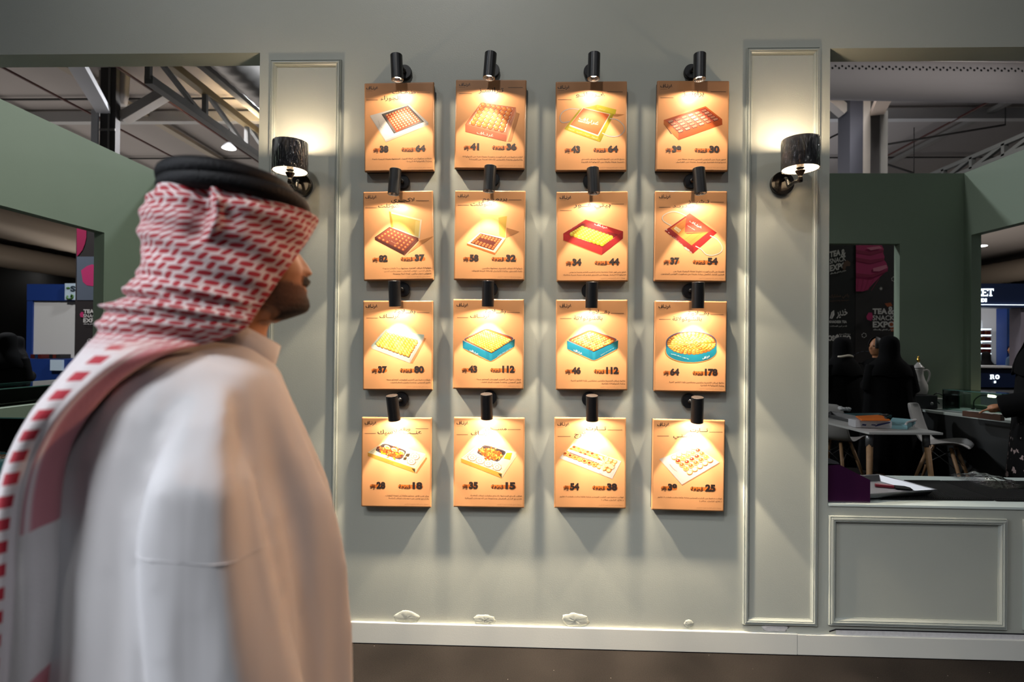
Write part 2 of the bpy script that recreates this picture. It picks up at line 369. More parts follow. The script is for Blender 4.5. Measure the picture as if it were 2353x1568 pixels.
# key: corners in the crop (TL TR BR BL), titles [(text, box)], rules [(x0,x1,y)], price, pieces, pill v, description lines [(text, width)], logo box, label bits
BD = {
'11': ('11', (78, 440, 860, 425, 875, 1440, 92, 1450), [('طبقـات', 400, 525, 662, 580), ('الجوزاء', 268, 588, 488, 650)], [(678, 822, 556), (107, 237, 637)], '38', '64', .736,
       [('طبقات متكونة من كيكة الجوزاء المحشوة بطبقة كريمية ناعمة', .85), ('ومزينة بالشوكولاتة البيضاء', .37)], (105, 480, 238, 528), 'dotted orange sweets in a white sleeve'),
'12': ('11', (1115, 405, 1912, 412, 1890, 1412, 1097, 1410), [('تـرانشـز', 1370, 495, 1650, 568)], [(1703, 1868, 496), (1153, 1295, 566)], '41', '36', .74,
       [('كرات صغيرة من البسكويت، مغمسة بطبقة غنية من الشوكولاتة', .85), ('والكراميل ومزينة بالفروتين لإضافة لمسة من القرمشة', .755)], (1150, 442, 1280, 488), 'a salmon box of round orange truffles'),
'13': ('13', (128, 425, 935, 412, 937, 1445, 128, 1442), [('غـرنـاتـو', 358, 548, 685, 612)], [(713, 887, 545), (158, 310, 633)], '43', '64', .745,
       [('مزيج فاخر من القهوة الغنية بمذاق الفستق', .6), ('تغطيها طبقة رقيقة من الشوكولاتة اللذيذة', .6)], (155, 470, 290, 522), 'an orange box on a yellow-green bag'),
'14': ('13', (1285, 412, 2090, 418, 2068, 1440, 1255, 1435), [('براونيـز', 1560, 530, 1800, 605)], [(1878, 2048, 544), (1310, 1458, 612)], '39', '30', .749,
       [('قطع طرية من البراوني الشهي يعلوها طبقة من', .66), ('الشوكولاتة الفاخرة مع لمسة خفيفة من الكراميل', .685)], (1310, 455, 1446, 508), 'a shallow orange tray of brownie squares'),
'21': ('21', (68, 325, 938, 305, 960, 1430, 88, 1440), [('لاكجـري', 425, 402, 720, 480), ('شوكلت', 265, 478, 530, 540)], [(735, 897, 440), (105, 248, 529)], '82', '37', .742,
       [('شوكولاتة غرناف الفاخرة، محشوة ب ٦ نكهات متنوعة', .69), ('مارول آرسي، حوض المارول، سوبر برالين آرسي', .67), ('وحوض سوبر برالين، لوحة ثرية وممتعة', .545)], (105, 370, 248, 425), 'an open brown box of pralines'),
'22': ('21', (1217, 310, 2095, 318, 2087, 1430, 1203, 1425), [('بريميـوم', 1560, 412, 1868, 462), ('شوكلت', 1412, 455, 1680, 518)], [(1885, 2045, 429), (1253, 1395, 496)], '58', '32', .743,
       [('شوكولاتة غرناف الفاخرة، محشوة بنكهتين', .565), ('نكهة الفستق، ونكهة الكراميل لإضافة فريدة لقهوتك', .71)], (1253, 356, 1396, 408), 'a small pale open chocolate box'),
'23': ('23', (147, 318, 1010, 310, 1018, 1395, 147, 1400), [('بيتي فــور', 355, 450, 800, 528)], [(807, 960, 466), (193, 332, 544)], '34', '44', .772,
       [('قطع بيتي فور هشة محضرة بطعم الحليب الفاخر ومزينة بصوص', .79), ('الشوكولاتة البيضاء وبرشة من الفستق لتقدم لك تجربة حسية متكاملة', .87)], (188, 362, 328, 415), 'a red box of yellow petit fours'),
'24': ('23', (1338, 305, 2203, 312, 2190, 1402, 1325, 1393), [('تـشيــز', 1730, 415, 1985, 468), ('مـدريـد', 1545, 482, 1800, 518)], [(2000, 2160, 444), (1382, 1520, 504)], '37', '54', .763,
       [('قاعدة من البسكويت تعلوها طبقة كريمية غنية من', .70), ('التشيز اللذيذ. لتكتمل برشة خفيفة من بسكويت اللوتس المطحون', .87)], (1380, 350, 1524, 408), 'a red envelope box with rope handles'),
'31': ('31', (75, 285, 985, 283, 972, 1445, 75, 1440), [('بقــلاوة', 485, 398, 752, 465), ('غرنـــاف', 292, 458, 552, 525)], [(768, 935, 441), (122, 268, 511)], '37', '80', .758,
       [('طبقات ذهبية من العجين المقرمش المحشو بسخاء', .635), ('بالجوز المحمص، ومغمسة بقطرات السكر الخفيف', .565)], (115, 330, 268, 390), 'a pale rectangular box of baklava'),
'32': ('31', (1240, 265, 2152, 268, 2143, 1432, 1230, 1425), [('بقــلاوة', 1650, 395, 1915, 465), ('غرنـــاف', 1460, 458, 1716, 522)], [(1932, 2098, 439), (1288, 1432, 505)], '43', '112', .766,
       [('طبقات ذهبية من العجين المقرمش المحشو بسخاء', .635), ('بالجوز المحمص، ومغمسة بقطرات السكر الخفيف', .565)], (1282, 315, 1434, 375), 'a square teal tin of woven golden baklava'),
'33': ('33', (145, 255, 1008, 258, 1005, 1345, 140, 1342), [('بقــلاوة', 538, 378, 788, 440), ('بالشوكولاتة', 358, 450, 702, 515)], [(803, 960, 420), (193, 332, 483)], '46', '112', .771,
       [('بقلاوة غرناف الشهيرة بنكهتين مختلفتين نكهة الكاجو الغنية', .755), ('ونكهة الشوكولاتة الفاخرة.', .33)], (188, 303, 330, 360), 'a square teal tin of chocolate baklava rolls'),
'34': ('33', (1335, 270, 2207, 280, 2190, 1370, 1315, 1355), [('بقــلاوة', 1730, 392, 1982, 455), ('بالشوكولاتة', 1545, 460, 1895, 525)], [(1998, 2157, 436), (1382, 1522, 492)], '64', '178', .77,
       [('بقلاوة غرناف الشهيرة بنكهتين مختلفتين نكهة الكاجو الغنية', .755), ('ونكهة الشوكولاتة الفاخرة.', .33)], (1376, 312, 1522, 370), 'a round teal tin of baklava in rings'),
'41': ('41', (60, 360, 903, 370, 885, 1450, 45, 1440), [('ورق', 530, 485, 642, 528), ('عنــب كلاسيك', 250, 510, 778, 580)], [(705, 860, 500), (95, 230, 557)], '28', '18', .745,
       [('ورق عنب فاخر، محشو بخلطة ارز غنوجة النكهات', .615), ('يقدم مع نوعين من صوصات غرناف الخاصة', .57)], (95, 405, 237, 462), 'vine leaves and lemon in a cream box'),
'42': ('41', (1163, 358, 2018, 370, 2008, 1455, 1158, 1445), [('مســخن', 1540, 485, 1797, 530), ('غرنــاف', 1370, 525, 1608, 590)], [(1812, 1968, 510), (1198, 1335, 570)], '35', '15', .743,
       [('لفائف الصاج المحشوة بالدجاج بنكهات غرناف الخاصة', .72), ('تقدم مع البصل المكرمل ومجموعة من الصوصات المبتكرة', .8)], (1198, 405, 1338, 462), 'golden rolls in a cream box'),
'43': ('43', (125, 362, 987, 370, 987, 1465, 120, 1455), [('تـــارت', 508, 470, 745, 535), ('لارج', 365, 540, 500, 618)], [(762, 942, 516), (163, 320, 593)], '54', '38', .749,
       [('قوالب صغيرة من التارت المحضر بعناية فائقة بثلاث نكهات لا تقاوم', .885), ('( تفاح، كراميل، بيكان )', .31)], (162, 420, 303, 475), 'a long white tart box tied with a cream bow'),
'44': ('43', (1312, 378, 2185, 400, 2158, 1500, 1287, 1480), [('تـــارت', 1755, 492, 1968, 552), ('ميـنـي', 1552, 568, 1778, 628)], [(1983, 2145, 541), (1360, 1500, 587)], '39', '25', .733,
       [('قوالب صغيرة من التارت المحضر بعناية فائقة بثلاث نكهات لا تقاوم', .88), ('( تفاح، كراميل، بيكان )', .31)], (1360, 425, 1505, 482), 'a white sleeve box of mini tarts in colours'),
}
def corners(k):
    cx, cy, s = CROPS[BD[k][0]]; q = BD[k][1]
    return [at(cx+q[i]*s, cy+q[i+1]*s, FY) for i in (0, 2, 4, 6)]
_ws = []; _hs = []
for k in BD:
    a, b, c, d = corners(k); _ws += [(b-a).length, (c-d).length]; _hs += [(d-a).length, (c-b).length]
W_ = sum(_ws)/len(_ws); H_ = sum(_hs)/len(_hs)
class Pic:
    """flat print: every shape lies a hair above the last"""
    def __init__(s, q): s.mb = MB(); s.q = q; s.n = 0
    def y(s): s.n += 1; return FY-.0004-s.n*.000004
    def poly(s, col, *pts):
        y = s.y(); s.mb.use(pm(col)); P = [s.q(pts[i], pts[i+1], y) for i in range(0, len(pts), 2)]
        s.mb.add(P, [list(range(len(P)))]); return s
    def line(s, col, wd, *pts):
        y = s.y(); s.mb.use(pm(col)); P = smoothcurve([(pts[i], pts[i+1], 0) for i in range(0, len(pts), 2)], 8) if len(pts) > 4 else [Vector((pts[0], pts[1], 0)), Vector((pts[2], pts[3], 0))]
        V = []
        for i, p in enumerate(P):
            d = (P[min(i+1, len(P)-1)]-P[max(i-1, 0)]); n_ = Vector((-d.y, d.x, 0)).normalized()*wd/2
            V += [s.q(p.x+n_.x, p.y+n_.y, y), s.q(p.x-n_.x, p.y-n_.y, y)]
        s.mb.add(V, [(2*i, 2*i+1, 2*i+3, 2*i+2) for i in range(len(P)-1)]); return s
    def ell(s, col, x, y0, rx, ry, rot=0, n=16):
        y = s.y(); s.mb.use(pm(col)); c, si = math.cos(rot), math.sin(rot); P = []
        for k in range(n):
            a, b = rx*math.cos(2*PI*k/n), ry*math.sin(2*PI*k/n); P.append(s.q(x+a*c-b*si, y0+a*si+b*c, y))
        s.mb.add(P, [list(range(n))]); return s
    def grid(s, quad, nx, ny, fn):
        ax, ay, bx, by, cx, cy, dx, dy = quad
        for j in range(ny):
            for i in range(nx):
                u, v = i/(nx-1), j/(ny-1)
                x = (ax*(1-u)+bx*u)*(1-v)+(dx*(1-u)+cx*u)*v; y = (ay*(1-u)+by*u)*(1-v)+(dy*(1-u)+cy*u)*v
                fn(i, j, x, y)
        return s
    def text(s, col, body, quad, bold=.01):
        y = s.y(); s.mb.use(pm(col)); ax, ay, bx, by, cx, cy, dx, dy = quad    # TL TR BR BL
        put_text(s.mb, body, lambda u, v: s.q((dx*(1-u)+cx*u)*(1-v)+(ax*(1-u)+bx*u)*v, (dy*(1-u)+cy*u)*(1-v)+(ay*(1-u)+by*u)*v, y), bold, 2); return s
def ball(p, dark, mid, hi, r, k=1.0):
    def fn(i, j, x, y):
        p.ell(dark, x+r*.08, y+r*.12, r, r*.95*k); p.ell(mid, x, y, r*.88, r*.8*k); p.ell(hi, x-r*.15, y-r*.25*k, r*.42, r*.34*k)
    return fn
def pastry(p, seed, pal, rx, ry, rot):
    rnd = random.Random(seed)
    def fn(i, j, x, y):
        c = rnd.choice(pal); rr = rot+rnd.uniform(-.3, .3)
        p.ell('A9661F', x+rx*.12, y+ry*.3, rx, ry, rr, 8); p.ell(c, x, y, rx*.92, ry*.85, rr, 8); p.ell('FFE39A', x-rx*.1, y-ry*.25, rx*.5, ry*.3, rr, 7)
    return fn
def picture(k, p):
    if k == '11':
        p.poly('F1E9E2', 150, 812, 590, 690, 805, 890, 325, 1088).poly('D9CDC4', 325, 1088, 805, 890, 806, 918, 328, 1110).poly('E4D8CE', 150, 812, 325, 1088, 328, 1110, 150, 826)
        p.poly('4A4440', 278, 798, 575, 697, 757, 883, 418, 1015).poly('7A706A', 292, 799, 572, 703, 745, 880, 424, 1006).poly('C4541F', 320, 808, 570, 712, 715, 875, 445, 1000)
        p.grid((342, 806, 568, 730, 690, 868, 455, 963), 8, 8, lambda i, j, x, y: (p.ell('A33C12', x+1, y+3, 11, 9), p.ell('FBD79A', x, y, 9, 8)))
        p.line('CFC3B8', 3, 240, 870, 262, 930, 292, 955)
    elif k == '12':
        p.poly('DDA06E', 1700, 1105, 1795, 775, 1832, 790, 1740, 1105)
        p.poly('D98A66', 1398, 665, 1790, 720, 1690, 1035, 1220, 910).poly('F3E2D2', 1402, 672, 1755, 735, 1668, 998, 1265, 903)
        p.poly('C97552', 1220, 910, 1690, 1035, 1680, 1105, 1222, 995).poly('E3A283', 1690, 1035, 1790, 720, 1793, 770, 1680, 1105)
        p.grid((1422, 692, 1715, 750, 1632, 965, 1310, 890), 6, 6, ball(p, 'A9501A', 'DE8433', 'F0AE62', 33))
        p.text('F7E6D8', LOGO, (1352, 985, 1540, 1020, 1535, 1062, 1350, 1025)); p.text('F3DccB', LOGO, (1712, 905, 1752, 820, 1765, 820, 1722, 910))
    elif k == '13':
        p.poly('D89A63', 790, 790, 905, 800, 830, 822, 700, 815)
        p.poly('C8B71E', 228, 965, 400, 740, 600, 690, 815, 745, 632, 1110).poly('B4A416', 745, 820, 800, 770, 632, 1110, 610, 1045).poly('DCCB3A', 600, 690, 815, 745, 802, 800, 590, 735)
        p.poly('F2E2CF', 438, 722, 747, 795, 612, 1047, 283, 930).poly('D9722B', 443, 728, 738, 800, 605, 1030, 294, 916).poly('C25E20', 294, 916, 605, 1030, 603, 1022, 300, 908)
        for i in range(6): p.line('CC6724', 2, 420-i*22, 760+i*27, 715-i*20, 832+i*33)
        p.text('FBE6BD', LOGO, (408, 820, 628, 880, 600, 935, 385, 858)); p.text('FBE6BD', 'GRNTAV', (388, 862, 515, 893, 508, 912, 382, 878), .03)
        p.text('F5EFC0', 'حبيبات القهوة', (370, 985, 520, 1030, 512, 1048, 362, 1000)); p.text('F5EFC0', 'لحظة', (278, 950, 342, 970, 338, 985, 272, 968)); p.text('F5EFC0', 'لحظة', (540, 1040, 604, 1060, 600, 1078, 535, 1060))
        p.text('F5EFC0', 'من غرناف', (615, 728, 690, 742, 688, 756, 612, 742))
        for a in ((400, 742, 300, 736, 215, 768, 180, 835, 205, 890, 290, 878), (740, 845, 830, 862, 900, 930, 900, 990, 840, 1040, 740, 1045, 655, 1008)):
            p.line('C9A58D', 12, *a).line('F4E3D8', 9, *a)
    elif k == '14':
        p.poly('7A4A30', 1345, 905, 1400, 960, 1440, 1018, 1430, 1020).poly('D9722F', 1348, 862, 1820, 707, 2005, 852, 1513, 1012).poly('B8452B', 1372, 866, 1815, 726, 1978, 852, 1520, 1000)
        p.poly('D56A4C', 1372, 866, 1812, 742, 1960, 858, 1524, 990).poly('E0873E', 1348, 862, 1513, 1012, 1515, 1086, 1348, 912).poly('C96424', 1513, 1012, 2005, 852, 2008, 915, 1515, 1086)
        rnd = random.Random(3)
        def fn(i, j, x, y):
            p.poly('7E2F1E', x-28, y+2, x+22, y-16, x+36, y+4, x-18, y+22).poly(rnd.choice(('E6BFA6', 'DDA98C', 'D69A7C')), x-26, y-6, x+18, y-20, x+30, y-4, x-14, y+12).line('A65A3E', 4, x-14, y+2, x+18, y-10)
        p.grid((1425, 880, 1800, 762, 1930, 858, 1535, 990), 6, 5, fn)
    elif k == '21':
        p.poly('E3A36A', 770, 940, 955, 880, 700, 1060, 610, 1110)
        p.poly('F7E8C4', 400, 575, 800, 675, 772, 905, 425, 772).poly('E8C86F', 430, 600, 785, 690, 765, 890, 450, 772).poly('C9A13C', 398, 572, 424, 580, 455, 775, 425, 775).poly('F2D98A', 730, 690, 785, 692, 765, 890, 715, 870).poly('FFF4DA', 800, 675, 807, 678, 780, 915, 770, 905)
        p.poly('6B3426', 405, 766, 762, 905, 588, 1087, 222, 895).poly('8B4C39', 405, 776, 748, 907, 586, 1072, 240, 894)
        p.poly('5A2A20', 222, 895, 588, 1087, 590, 1120, 226, 930).poly('7C4334', 588, 1087, 762, 905, 768, 938, 592, 1120).poly('F3D9AE', 595, 1122, 770, 940, 772, 950, 600, 1130)
        p.grid((425, 805, 690, 925, 575, 1048, 282, 905), 7, 5, lambda i, j, x, y: None if (j == 3 and 1 <= i <= 3) or (j == 4 and i == 3) else ball(p, '7A2F17', 'C9703A', 'F0B27E', 18)(i, j, x, y))
        p.text('E8B99A', LOGO, (405, 925, 500, 970, 495, 985, 400, 940), 0)
    elif k == '22':
        p.poly('DDA06C', 1860, 775, 2020, 825, 1850, 910).poly('F1D68C', 1535, 600, 1865, 632, 1840, 902, 1530, 825).poly('E6BF5E', 1760, 650, 1865, 632, 1840, 902, 1770, 870)
        p.poly('F8EAD3', 1530, 836, 1847, 905, 1715, 1087, 1367, 970).poly('D9843F', 1367, 970, 1715, 1087, 1715, 1112, 1368, 992).poly('E8A566', 1715, 1087, 1847, 905, 1845, 930, 1715, 1112)
        p.poly('7B3B2C', 1535, 846, 1805, 914, 1695, 1058, 1410, 966)
        p.grid((1540, 866, 1772, 928, 1688, 1035, 1445, 955), 7, 6, lambda i, j, x, y: None if ((i-3)/2.4)**2+((j-2.5)/1.3)**2 < 1 else ball(p, '8E3F1C', 'D98148', 'EDA871', 19, .9)(i, j, x, y))
    elif k == '23':
        p.poly('E0A25C', 225, 905, 690, 1082, 700, 1072, 240, 890)
        p.poly('C23436', 232, 820, 500, 653, 950, 795, 700, 987).poly('A5222A', 455, 695, 505, 660, 925, 800, 890, 835).poly('8E1C22', 455, 700, 888, 836, 705, 967, 303, 815).poly('CB3A3A', 460, 690, 505, 655, 948, 793, 890, 832)
        p.poly('D33B3B', 232, 820, 700, 987, 692, 1078, 232, 900).poly('B42B31', 700, 987, 950, 795, 948, 880, 693, 1078)
        p.grid((460, 752, 800, 865, 695, 945, 335, 825), 9, 6, ball(p, 'B98A12', 'EBCB3D', 'FBEB8C', 30))
        p.text('F8EDEA', LOGO, (612, 690, 768, 745, 760, 772, 600, 722), .03); p.text('F3DAD5', 'حلو غرناف الفاخر', (390, 862, 552, 918, 548, 930, 386, 874)); p.text('F3DAD5', 'بيتي فور', (735, 935, 845, 865, 850, 875, 742, 945)); p.text('F3DAD5', 'بيتي فور', (300, 775, 400, 712, 405, 720, 308, 784))
    elif k == '24':
        p.poly('BF3230', 1448, 788, 1750, 578, 2078, 812, 1790, 1062).poly('E8994A', 1520, 760, 1712, 622, 1978, 800, 1762, 972).poly('A92A2A', 1448, 788, 1500, 750, 1800, 985, 1790, 1062)
        for i in range(5): p.line('C87A33', 3, 1545+i*48, 770+i*42, 1735+i*50, 640+i*34)
        p.poly('9C3A22', 1690, 812, 1990, 808, 1722, 826).poly('D8523C', 1712, 606, 1754, 578, 2026, 775, 1985, 802, 1690, 806).poly('E26B4C', 1712, 606, 1754, 578, 1880, 668, 1700, 700)
        p.poly('F5E3B8', 1585, 733, 1650, 778, 1620, 812, 1557, 762).text('B86B2E', 'مدريد', (1585, 752, 1630, 782, 1622, 792, 1577, 762), 0)
        p.text('F8EDEA', LOGO, (1760, 655, 1900, 738, 1885, 768, 1740, 685), .03).text('F8EDEA', 'تشيز مدريد', (1724, 715, 1815, 772, 1810, 784, 1718, 728)).text('F3DAD5', 'حلو غرناف الفاخر', (1552, 848, 1672, 955, 1664, 968, 1544, 862))
        for x, y, r in ((1470, 775, 16), (1500, 810, 12), (1525, 850, 10), (1705, 1000, 26), (1735, 1020, 22), (1765, 1045, 14)): p.ell('F0CFC4', x, y, r, r*.5, .7, 7)
        for a in ((1530, 727, 1440, 672, 1424, 620, 1480, 575, 1560, 556, 1640, 575, 1710, 610), (1995, 845, 2080, 890, 2140, 980, 2120, 1045, 2030, 1082, 1950, 1070, 1890, 1010, 1820, 972)): p.line('D9B08C', 13, *a).line('FAEEDC', 10, *a)
    elif k == '31':
        p.poly('E5A46E', 690, 1090, 870, 765, 892, 775, 720, 1090)
        p.poly('CFD6CC', 185, 865, 370, 655, 867, 725, 680, 1042).poly('8FA79C', 225, 850, 376, 665, 790, 795, 665, 1007).poly('B5C6BD', 376, 665, 867, 727, 840, 790, 790, 795)
        p.poly('E0D5CB', 185, 865, 680, 1042, 682, 1090, 190, 902).poly('CFC5BB', 680, 1042, 867, 725, 864, 775, 685, 1090).poly('C98A34', 250, 850, 372, 700, 775, 800, 655, 1000)
        p.grid((385, 712, 760, 812, 650, 985, 272, 848), 9, 7, pastry(p, 1, ('F2BE55', 'EDB34A', 'F6CC6E', 'E6A23C'), 34, 20, .9))
        p.text('F4F1EA', LOGO, (715, 945, 780, 845, 792, 850, 726, 955)); p.text('F4F1EA', LOGO, (245, 790, 320, 695, 328, 700, 254, 798))
    elif k in ('32', '33'):
        if k == '32': Tq = (1360, 790, 1665, 634, 2036, 770, 1722, 967); h = 103; dx = 0
        else: Tq = (275, 740, 550, 608, 895, 735, 600, 887); h = 104; dx = 0
        ax, ay, bx, by, cx, cy, ex, ey = Tq
        def rq(ins, ya=0):                   # rounded quad
            m_ = ((ax+bx+cx+ex)/4, (ay+by+cy+ey)/4); P = [(m_[0]+(x-m_[0])*ins, m_[1]+(y-m_[1])*ins) for x, y in ((ax, ay), (bx, by), (cx, cy), (ex, ey))]; out = []
            for i in range(4):
                p0, p1, p2 = P[i-1], P[i], P[(i+1) % 4]
                for t in (0, .25, .5, .75, 1):
                    a_ = (p1[0]+(p0[0]-p1[0])*.14*(1-t)**2+(p2[0]-p1[0])*.14*t*t, p1[1]+(p0[1]-p1[1])*.14*(1-t)**2+(p2[1]-p1[1])*.14*t*t+ya); out += [a_[0], a_[1]]
            return out
        p.poly('B98A4E', *rq(1.03, h+8)); p.poly('D9B37A', *rq(1.02, h+3))
        p.poly('1F8FA8', ax+2, ay+8, ex-14, ey-6, ex-10, ey+h-8, ax+4, ay+h+4); p.poly('2B7E86', ex+12, ey-6, cx-4, cy+8, cx-8, cy+h+4, ex+10, ey+h-8); p.poly('1B86A0', *rq(1, h)[10:40]); p.poly('2596AE', ex-20, ey-12, ex+20, ey-12, ex+16, ey+h-8, ex-16, ey+h-8)
        p.poly('5C7EA0', *rq(1.0)); p.poly('B9562A', *rq(.955)); p.poly('C8742E', *rq(.9, 8))
        g = (ax+70, ay+2, bx+0, by+48, cx-75, cy+18, ex, ey-30)
        if k == '32': p.grid(g, 10, 10, pastry(p, 2, ('F4C24F', 'EDB540', 'F8D173', 'DF9A33'), 26, 15, .5))
        else: p.grid(g, 10, 9, pastry(p, 4, ('F0B85A', 'E09A4A', 'F6D084', 'B9683A'), 22, 15, -.5))
        o_ = (ex-ax)
        p.text('F3FAFA', LOGO, (ax+.26*o_, ay+h+12 if k == '32' else ay+102, ax+.57*o_, ay+h+72 if k == '32' else ay+152, ax+.56*o_, ay+h+105 if k == '32' else ay+186, ax+.25*o_, ay+h+45 if k == '32' else ay+138), .03)
        p.text('E8F2EF', 'مع حبوب غرناف الفاخرة', (ex+.28*(cx-ex), ey+30, ex+.82*(cx-ex), ey-78 if k == '32' else ey-60, ex+.82*(cx-ex), ey-66 if k == '32' else ey-48, ex+.28*(cx-ex), ey+48))
    elif k == '34':
        x, y = 1770, 772
        p.ell('B98A4E', x-4, y+108, 312, 140, 0, 40).ell('D9B37A', x-3, y+104, 306, 136, 0, 40)
        pts = []
        for i in range(25): t = PI*i/24; pts += [x+304*math.cos(t), y+100+136*math.sin(t)]
        p.poly('2090A6', *(pts+[x-304, y, x+304, y])); p.ell('5C7EA0', x, y, 305, 142, 0, 40).ell('B9562A', x, y+2, 294, 134, 0, 40).ell('C8742E', x, y+10, 285, 124, 0, 40)
        f = pastry(p, 5, ('F2BD55', 'E7A545', 'F7D077', 'C97F38'), 27, 17, 0); f2 = pastry(p, 6, ('F6C95C', 'F9D978', 'EDB54A'), 24, 16, 0)
        for q, (rr, n) in enumerate(((268, 34), (225, 30), (180, 26), (138, 20), (98, 15), (58, 9), (20, 4))):
            for i in range(n): t = 2*PI*i/n; (f if q % 2 == 0 else f2)(i, q, x+rr*math.cos(t), y+8+rr*.44*math.sin(t))
        p.text('F3FAFA', LOGO, (1905, 945, 1990, 920, 1990, 955, 1902, 985), .03).text('E8F2EF', 'مع حبوب غرناف الفاخرة', (1525, 898, 1740, 962, 1740, 980, 1522, 915))
    elif k in ('41', '42'):
        if k == '41':
            p.poly('E0A060', 710, 1030, 828, 845, 845, 852, 720, 1034); t = (130, 785, 310, 665, 827, 800, 700, 977); hh = 55; tr = (205, 762, 330, 670, 606, 765, 525, 882)
        else:
            t = (1250, 855, 1460, 688, 1917, 780, 1740, 1037); hh = 57; tr = (1430, 792, 1530, 688, 1806, 772, 1692, 908)
        ax, ay, bx, by, cx, cy, ex, ey = t
        p.poly('F7E9CC', *t).poly('E3AE55', ax, ay, ex, ey, ex, ey+hh, ax+4, ay+hh-10).poly('EED9B6', ex, ey, cx, cy, cx, cy+hh-8, ex, ey+hh).poly('6A5636', ex-45, ey-2, ex, ey+6, ex, ey+hh).line('E6C98F', 6, ax+35, ay-6, bx+10, by+16)
        x0, y0, x1, y1, x2, y2, x3, y3 = tr; cxx = (x0+x1+x2+x3)/4; cyy = (y0+y1+y2+y3)/4
        P = []
        Q = ((x0, y0), (x1, y1), (x2, y2), (x3, y3))
        for i in range(4):
            p0, p1, p2 = Q[i-1], Q[i], Q[(i+1) % 4]
            for s_ in (0, .5, 1): P += [p1[0]+(p0[0]-p1[0])*.2*(1-s_)**2+(p2[0]-p1[0])*.2*s_*s_, p1[1]+(p0[1]-p1[1])*.2*(1-s_)**2+(p2[1]-p1[1])*.2*s_*s_]
        sc = lambda f, dy=0: [(P[i]-(cxx, cyy)[i % 2])*f+(cxx, cyy)[i % 2]+(dy if i % 2 else 0) for i in range(len(P))]
        p.poly('33272B', *P).poly('6B5C5E', *sc(.95)).poly('4A3A3A', *sc(.88)).poly('B5652C' if k == '41' else 'C0682A', *sc(.74, 10))
        rnd = random.Random(k)
        for i in range(90):
            u, v = rnd.uniform(-.62, .62), rnd.uniform(-.62, .62); x = cxx+u*(x2-x0)/2+v*(x3-x1)/2; y = cyy+10+u*(y2-y0)/2+v*(y3-y1)/2
            p.ell(rnd.choice(('D98A4A', 'A04E1E', 'E8AE6A', 'C46A2C', '8A3E18') if k == '41' else ('EBA048', 'C8642A', 'F2B862', 'B04E20', 'DE8838')), x, y, rnd.uniform(8, 18), rnd.uniform(6, 10), rnd.uniform(0, 3), 7)
        if k == '41':
            for x, y in ((365, 722), (450, 752), (535, 782)): p.ell('F6E7A2', x, y, 38, 22, .4).ell('E6C84E', x+2, y+6, 28, 14, .4)
            for x, y in ((300, 785), (330, 800), (450, 858), (480, 800), (520, 790)): p.ell('C9C21C', x, y, 24, 9, rnd.uniform(0, 2), 7)
            ro = ((700, 832), (655, 890)); p.poly('5B4B35', 595, 800, 640, 798, 625, 835, 582, 832).poly('5B4B35', 565, 845, 605, 842, 590, 875, 556, 872)
            p.text('B07A35', LOGO, (355, 880, 440, 905, 438, 922, 353, 895), 0)
        else:
            ro = ((1385, 845), (1480, 882), (1578, 918), (1685, 960)); p.poly('E3B83C', 1800, 790, 1866, 790, 1840, 872, 1765, 855)
        for x, y in ro:
            p.ell('B98E7E', x, y, 52, 40, .2, 20).ell('F4E6D2', x, y, 47, 36, .2, 20).ell('C79A88', x, y, 24, 20, .2).ell('F4E6D2', x, y, 17, 14, .2)
            for a_ in range(8): p.ell('C9A08C', x+56*math.cos(a_*.785+.3), y+44*math.sin(a_*.785+.3), 5, 4)
    elif k == '43':
        p.poly('F4E4DC', 190, 845, 350, 680, 928, 890, 822, 1098).poly('DDA871', 230, 820, 360, 698, 882, 886, 800, 1028).poly('E8D6CC', 190, 845, 822, 1098, 822, 1104, 190, 856)
        p.grid((362, 722, 850, 895, 775, 1000, 255, 800), 10, 4, lambda i, j, x, y: (p.ell('C98440', x+2, y+4, 29, 24), p.ell('F0C987', x, y, 27, 21), p.ell(('F6E2B0' if i > 6 else ('9C4A26', 'D98A3C', 'E9B45C', 'B85F2E')[(i+j) % 4]), x, y-2, 19, 14)))
        p.poly('9C7A78', 300, 792, 330, 780, 640, 890, 620, 905).poly('F6EADF', 275, 765, 302, 745, 722, 898, 700, 930).poly('F6EADF', 665, 1030, 688, 945, 718, 950, 700, 1040)
        for a_ in ((715, 920, 690, 870, 645, 820, 700, 830), (715, 920, 740, 850, 780, 820, 770, 880), (715, 920, 800, 920, 850, 960, 820, 990), (715, 920, 690, 960, 700, 1000, 730, 960), (715, 920, 640, 900, 600, 870, 660, 880)): p.poly('F3DDBB', *a_).line('C99B5E', 3, *a_)
        p.ell('EFD3A8', 715, 920, 22, 16)
    elif k == '44':
        p.poly('D8A07A', 1655, 1172, 2108, 908, 2108, 918, 1662, 1180).poly('F5E4DD', 1385, 865, 1800, 703, 2107, 905, 1655, 1172).poly('EBD3C4', 1505, 827, 1800, 708, 2047, 885, 1740, 1062)
        pal = (('F8E7C6', 'F3C98A', 'F3C98A', 'B5512F', 'D9713A'),)
        def fn(i, j, x, y):
            c = ('F9ECD2', 'E9A860', 'F0C27A', 'A8452A', 'DC7B45', 'F9ECD2', 'F9ECD2', 'F9ECD2')[abs(i-j) if False else (i+j+ (0 if j else 0)) % 6 if False else (0, 1, 3, 4, 0)[j] if i > 0 and i < 4 else (0 if j in (0, 4) else (1, 3, 4, 1)[j % 4])]
            p.ell('B8703A', x+3, y+6, 36, 30).ell('F2C890', x, y, 35, 28).ell(c, x, y-2, 27, 20).ell('FFF0CF', x-6, y-8, 8, 5)
        p.grid((1562, 842, 1800, 722, 1992, 876, 1748, 1022), 5, 5, fn); p.line('E2C6BA', 4, 1510, 925, 1560, 985, 1600, 1010)
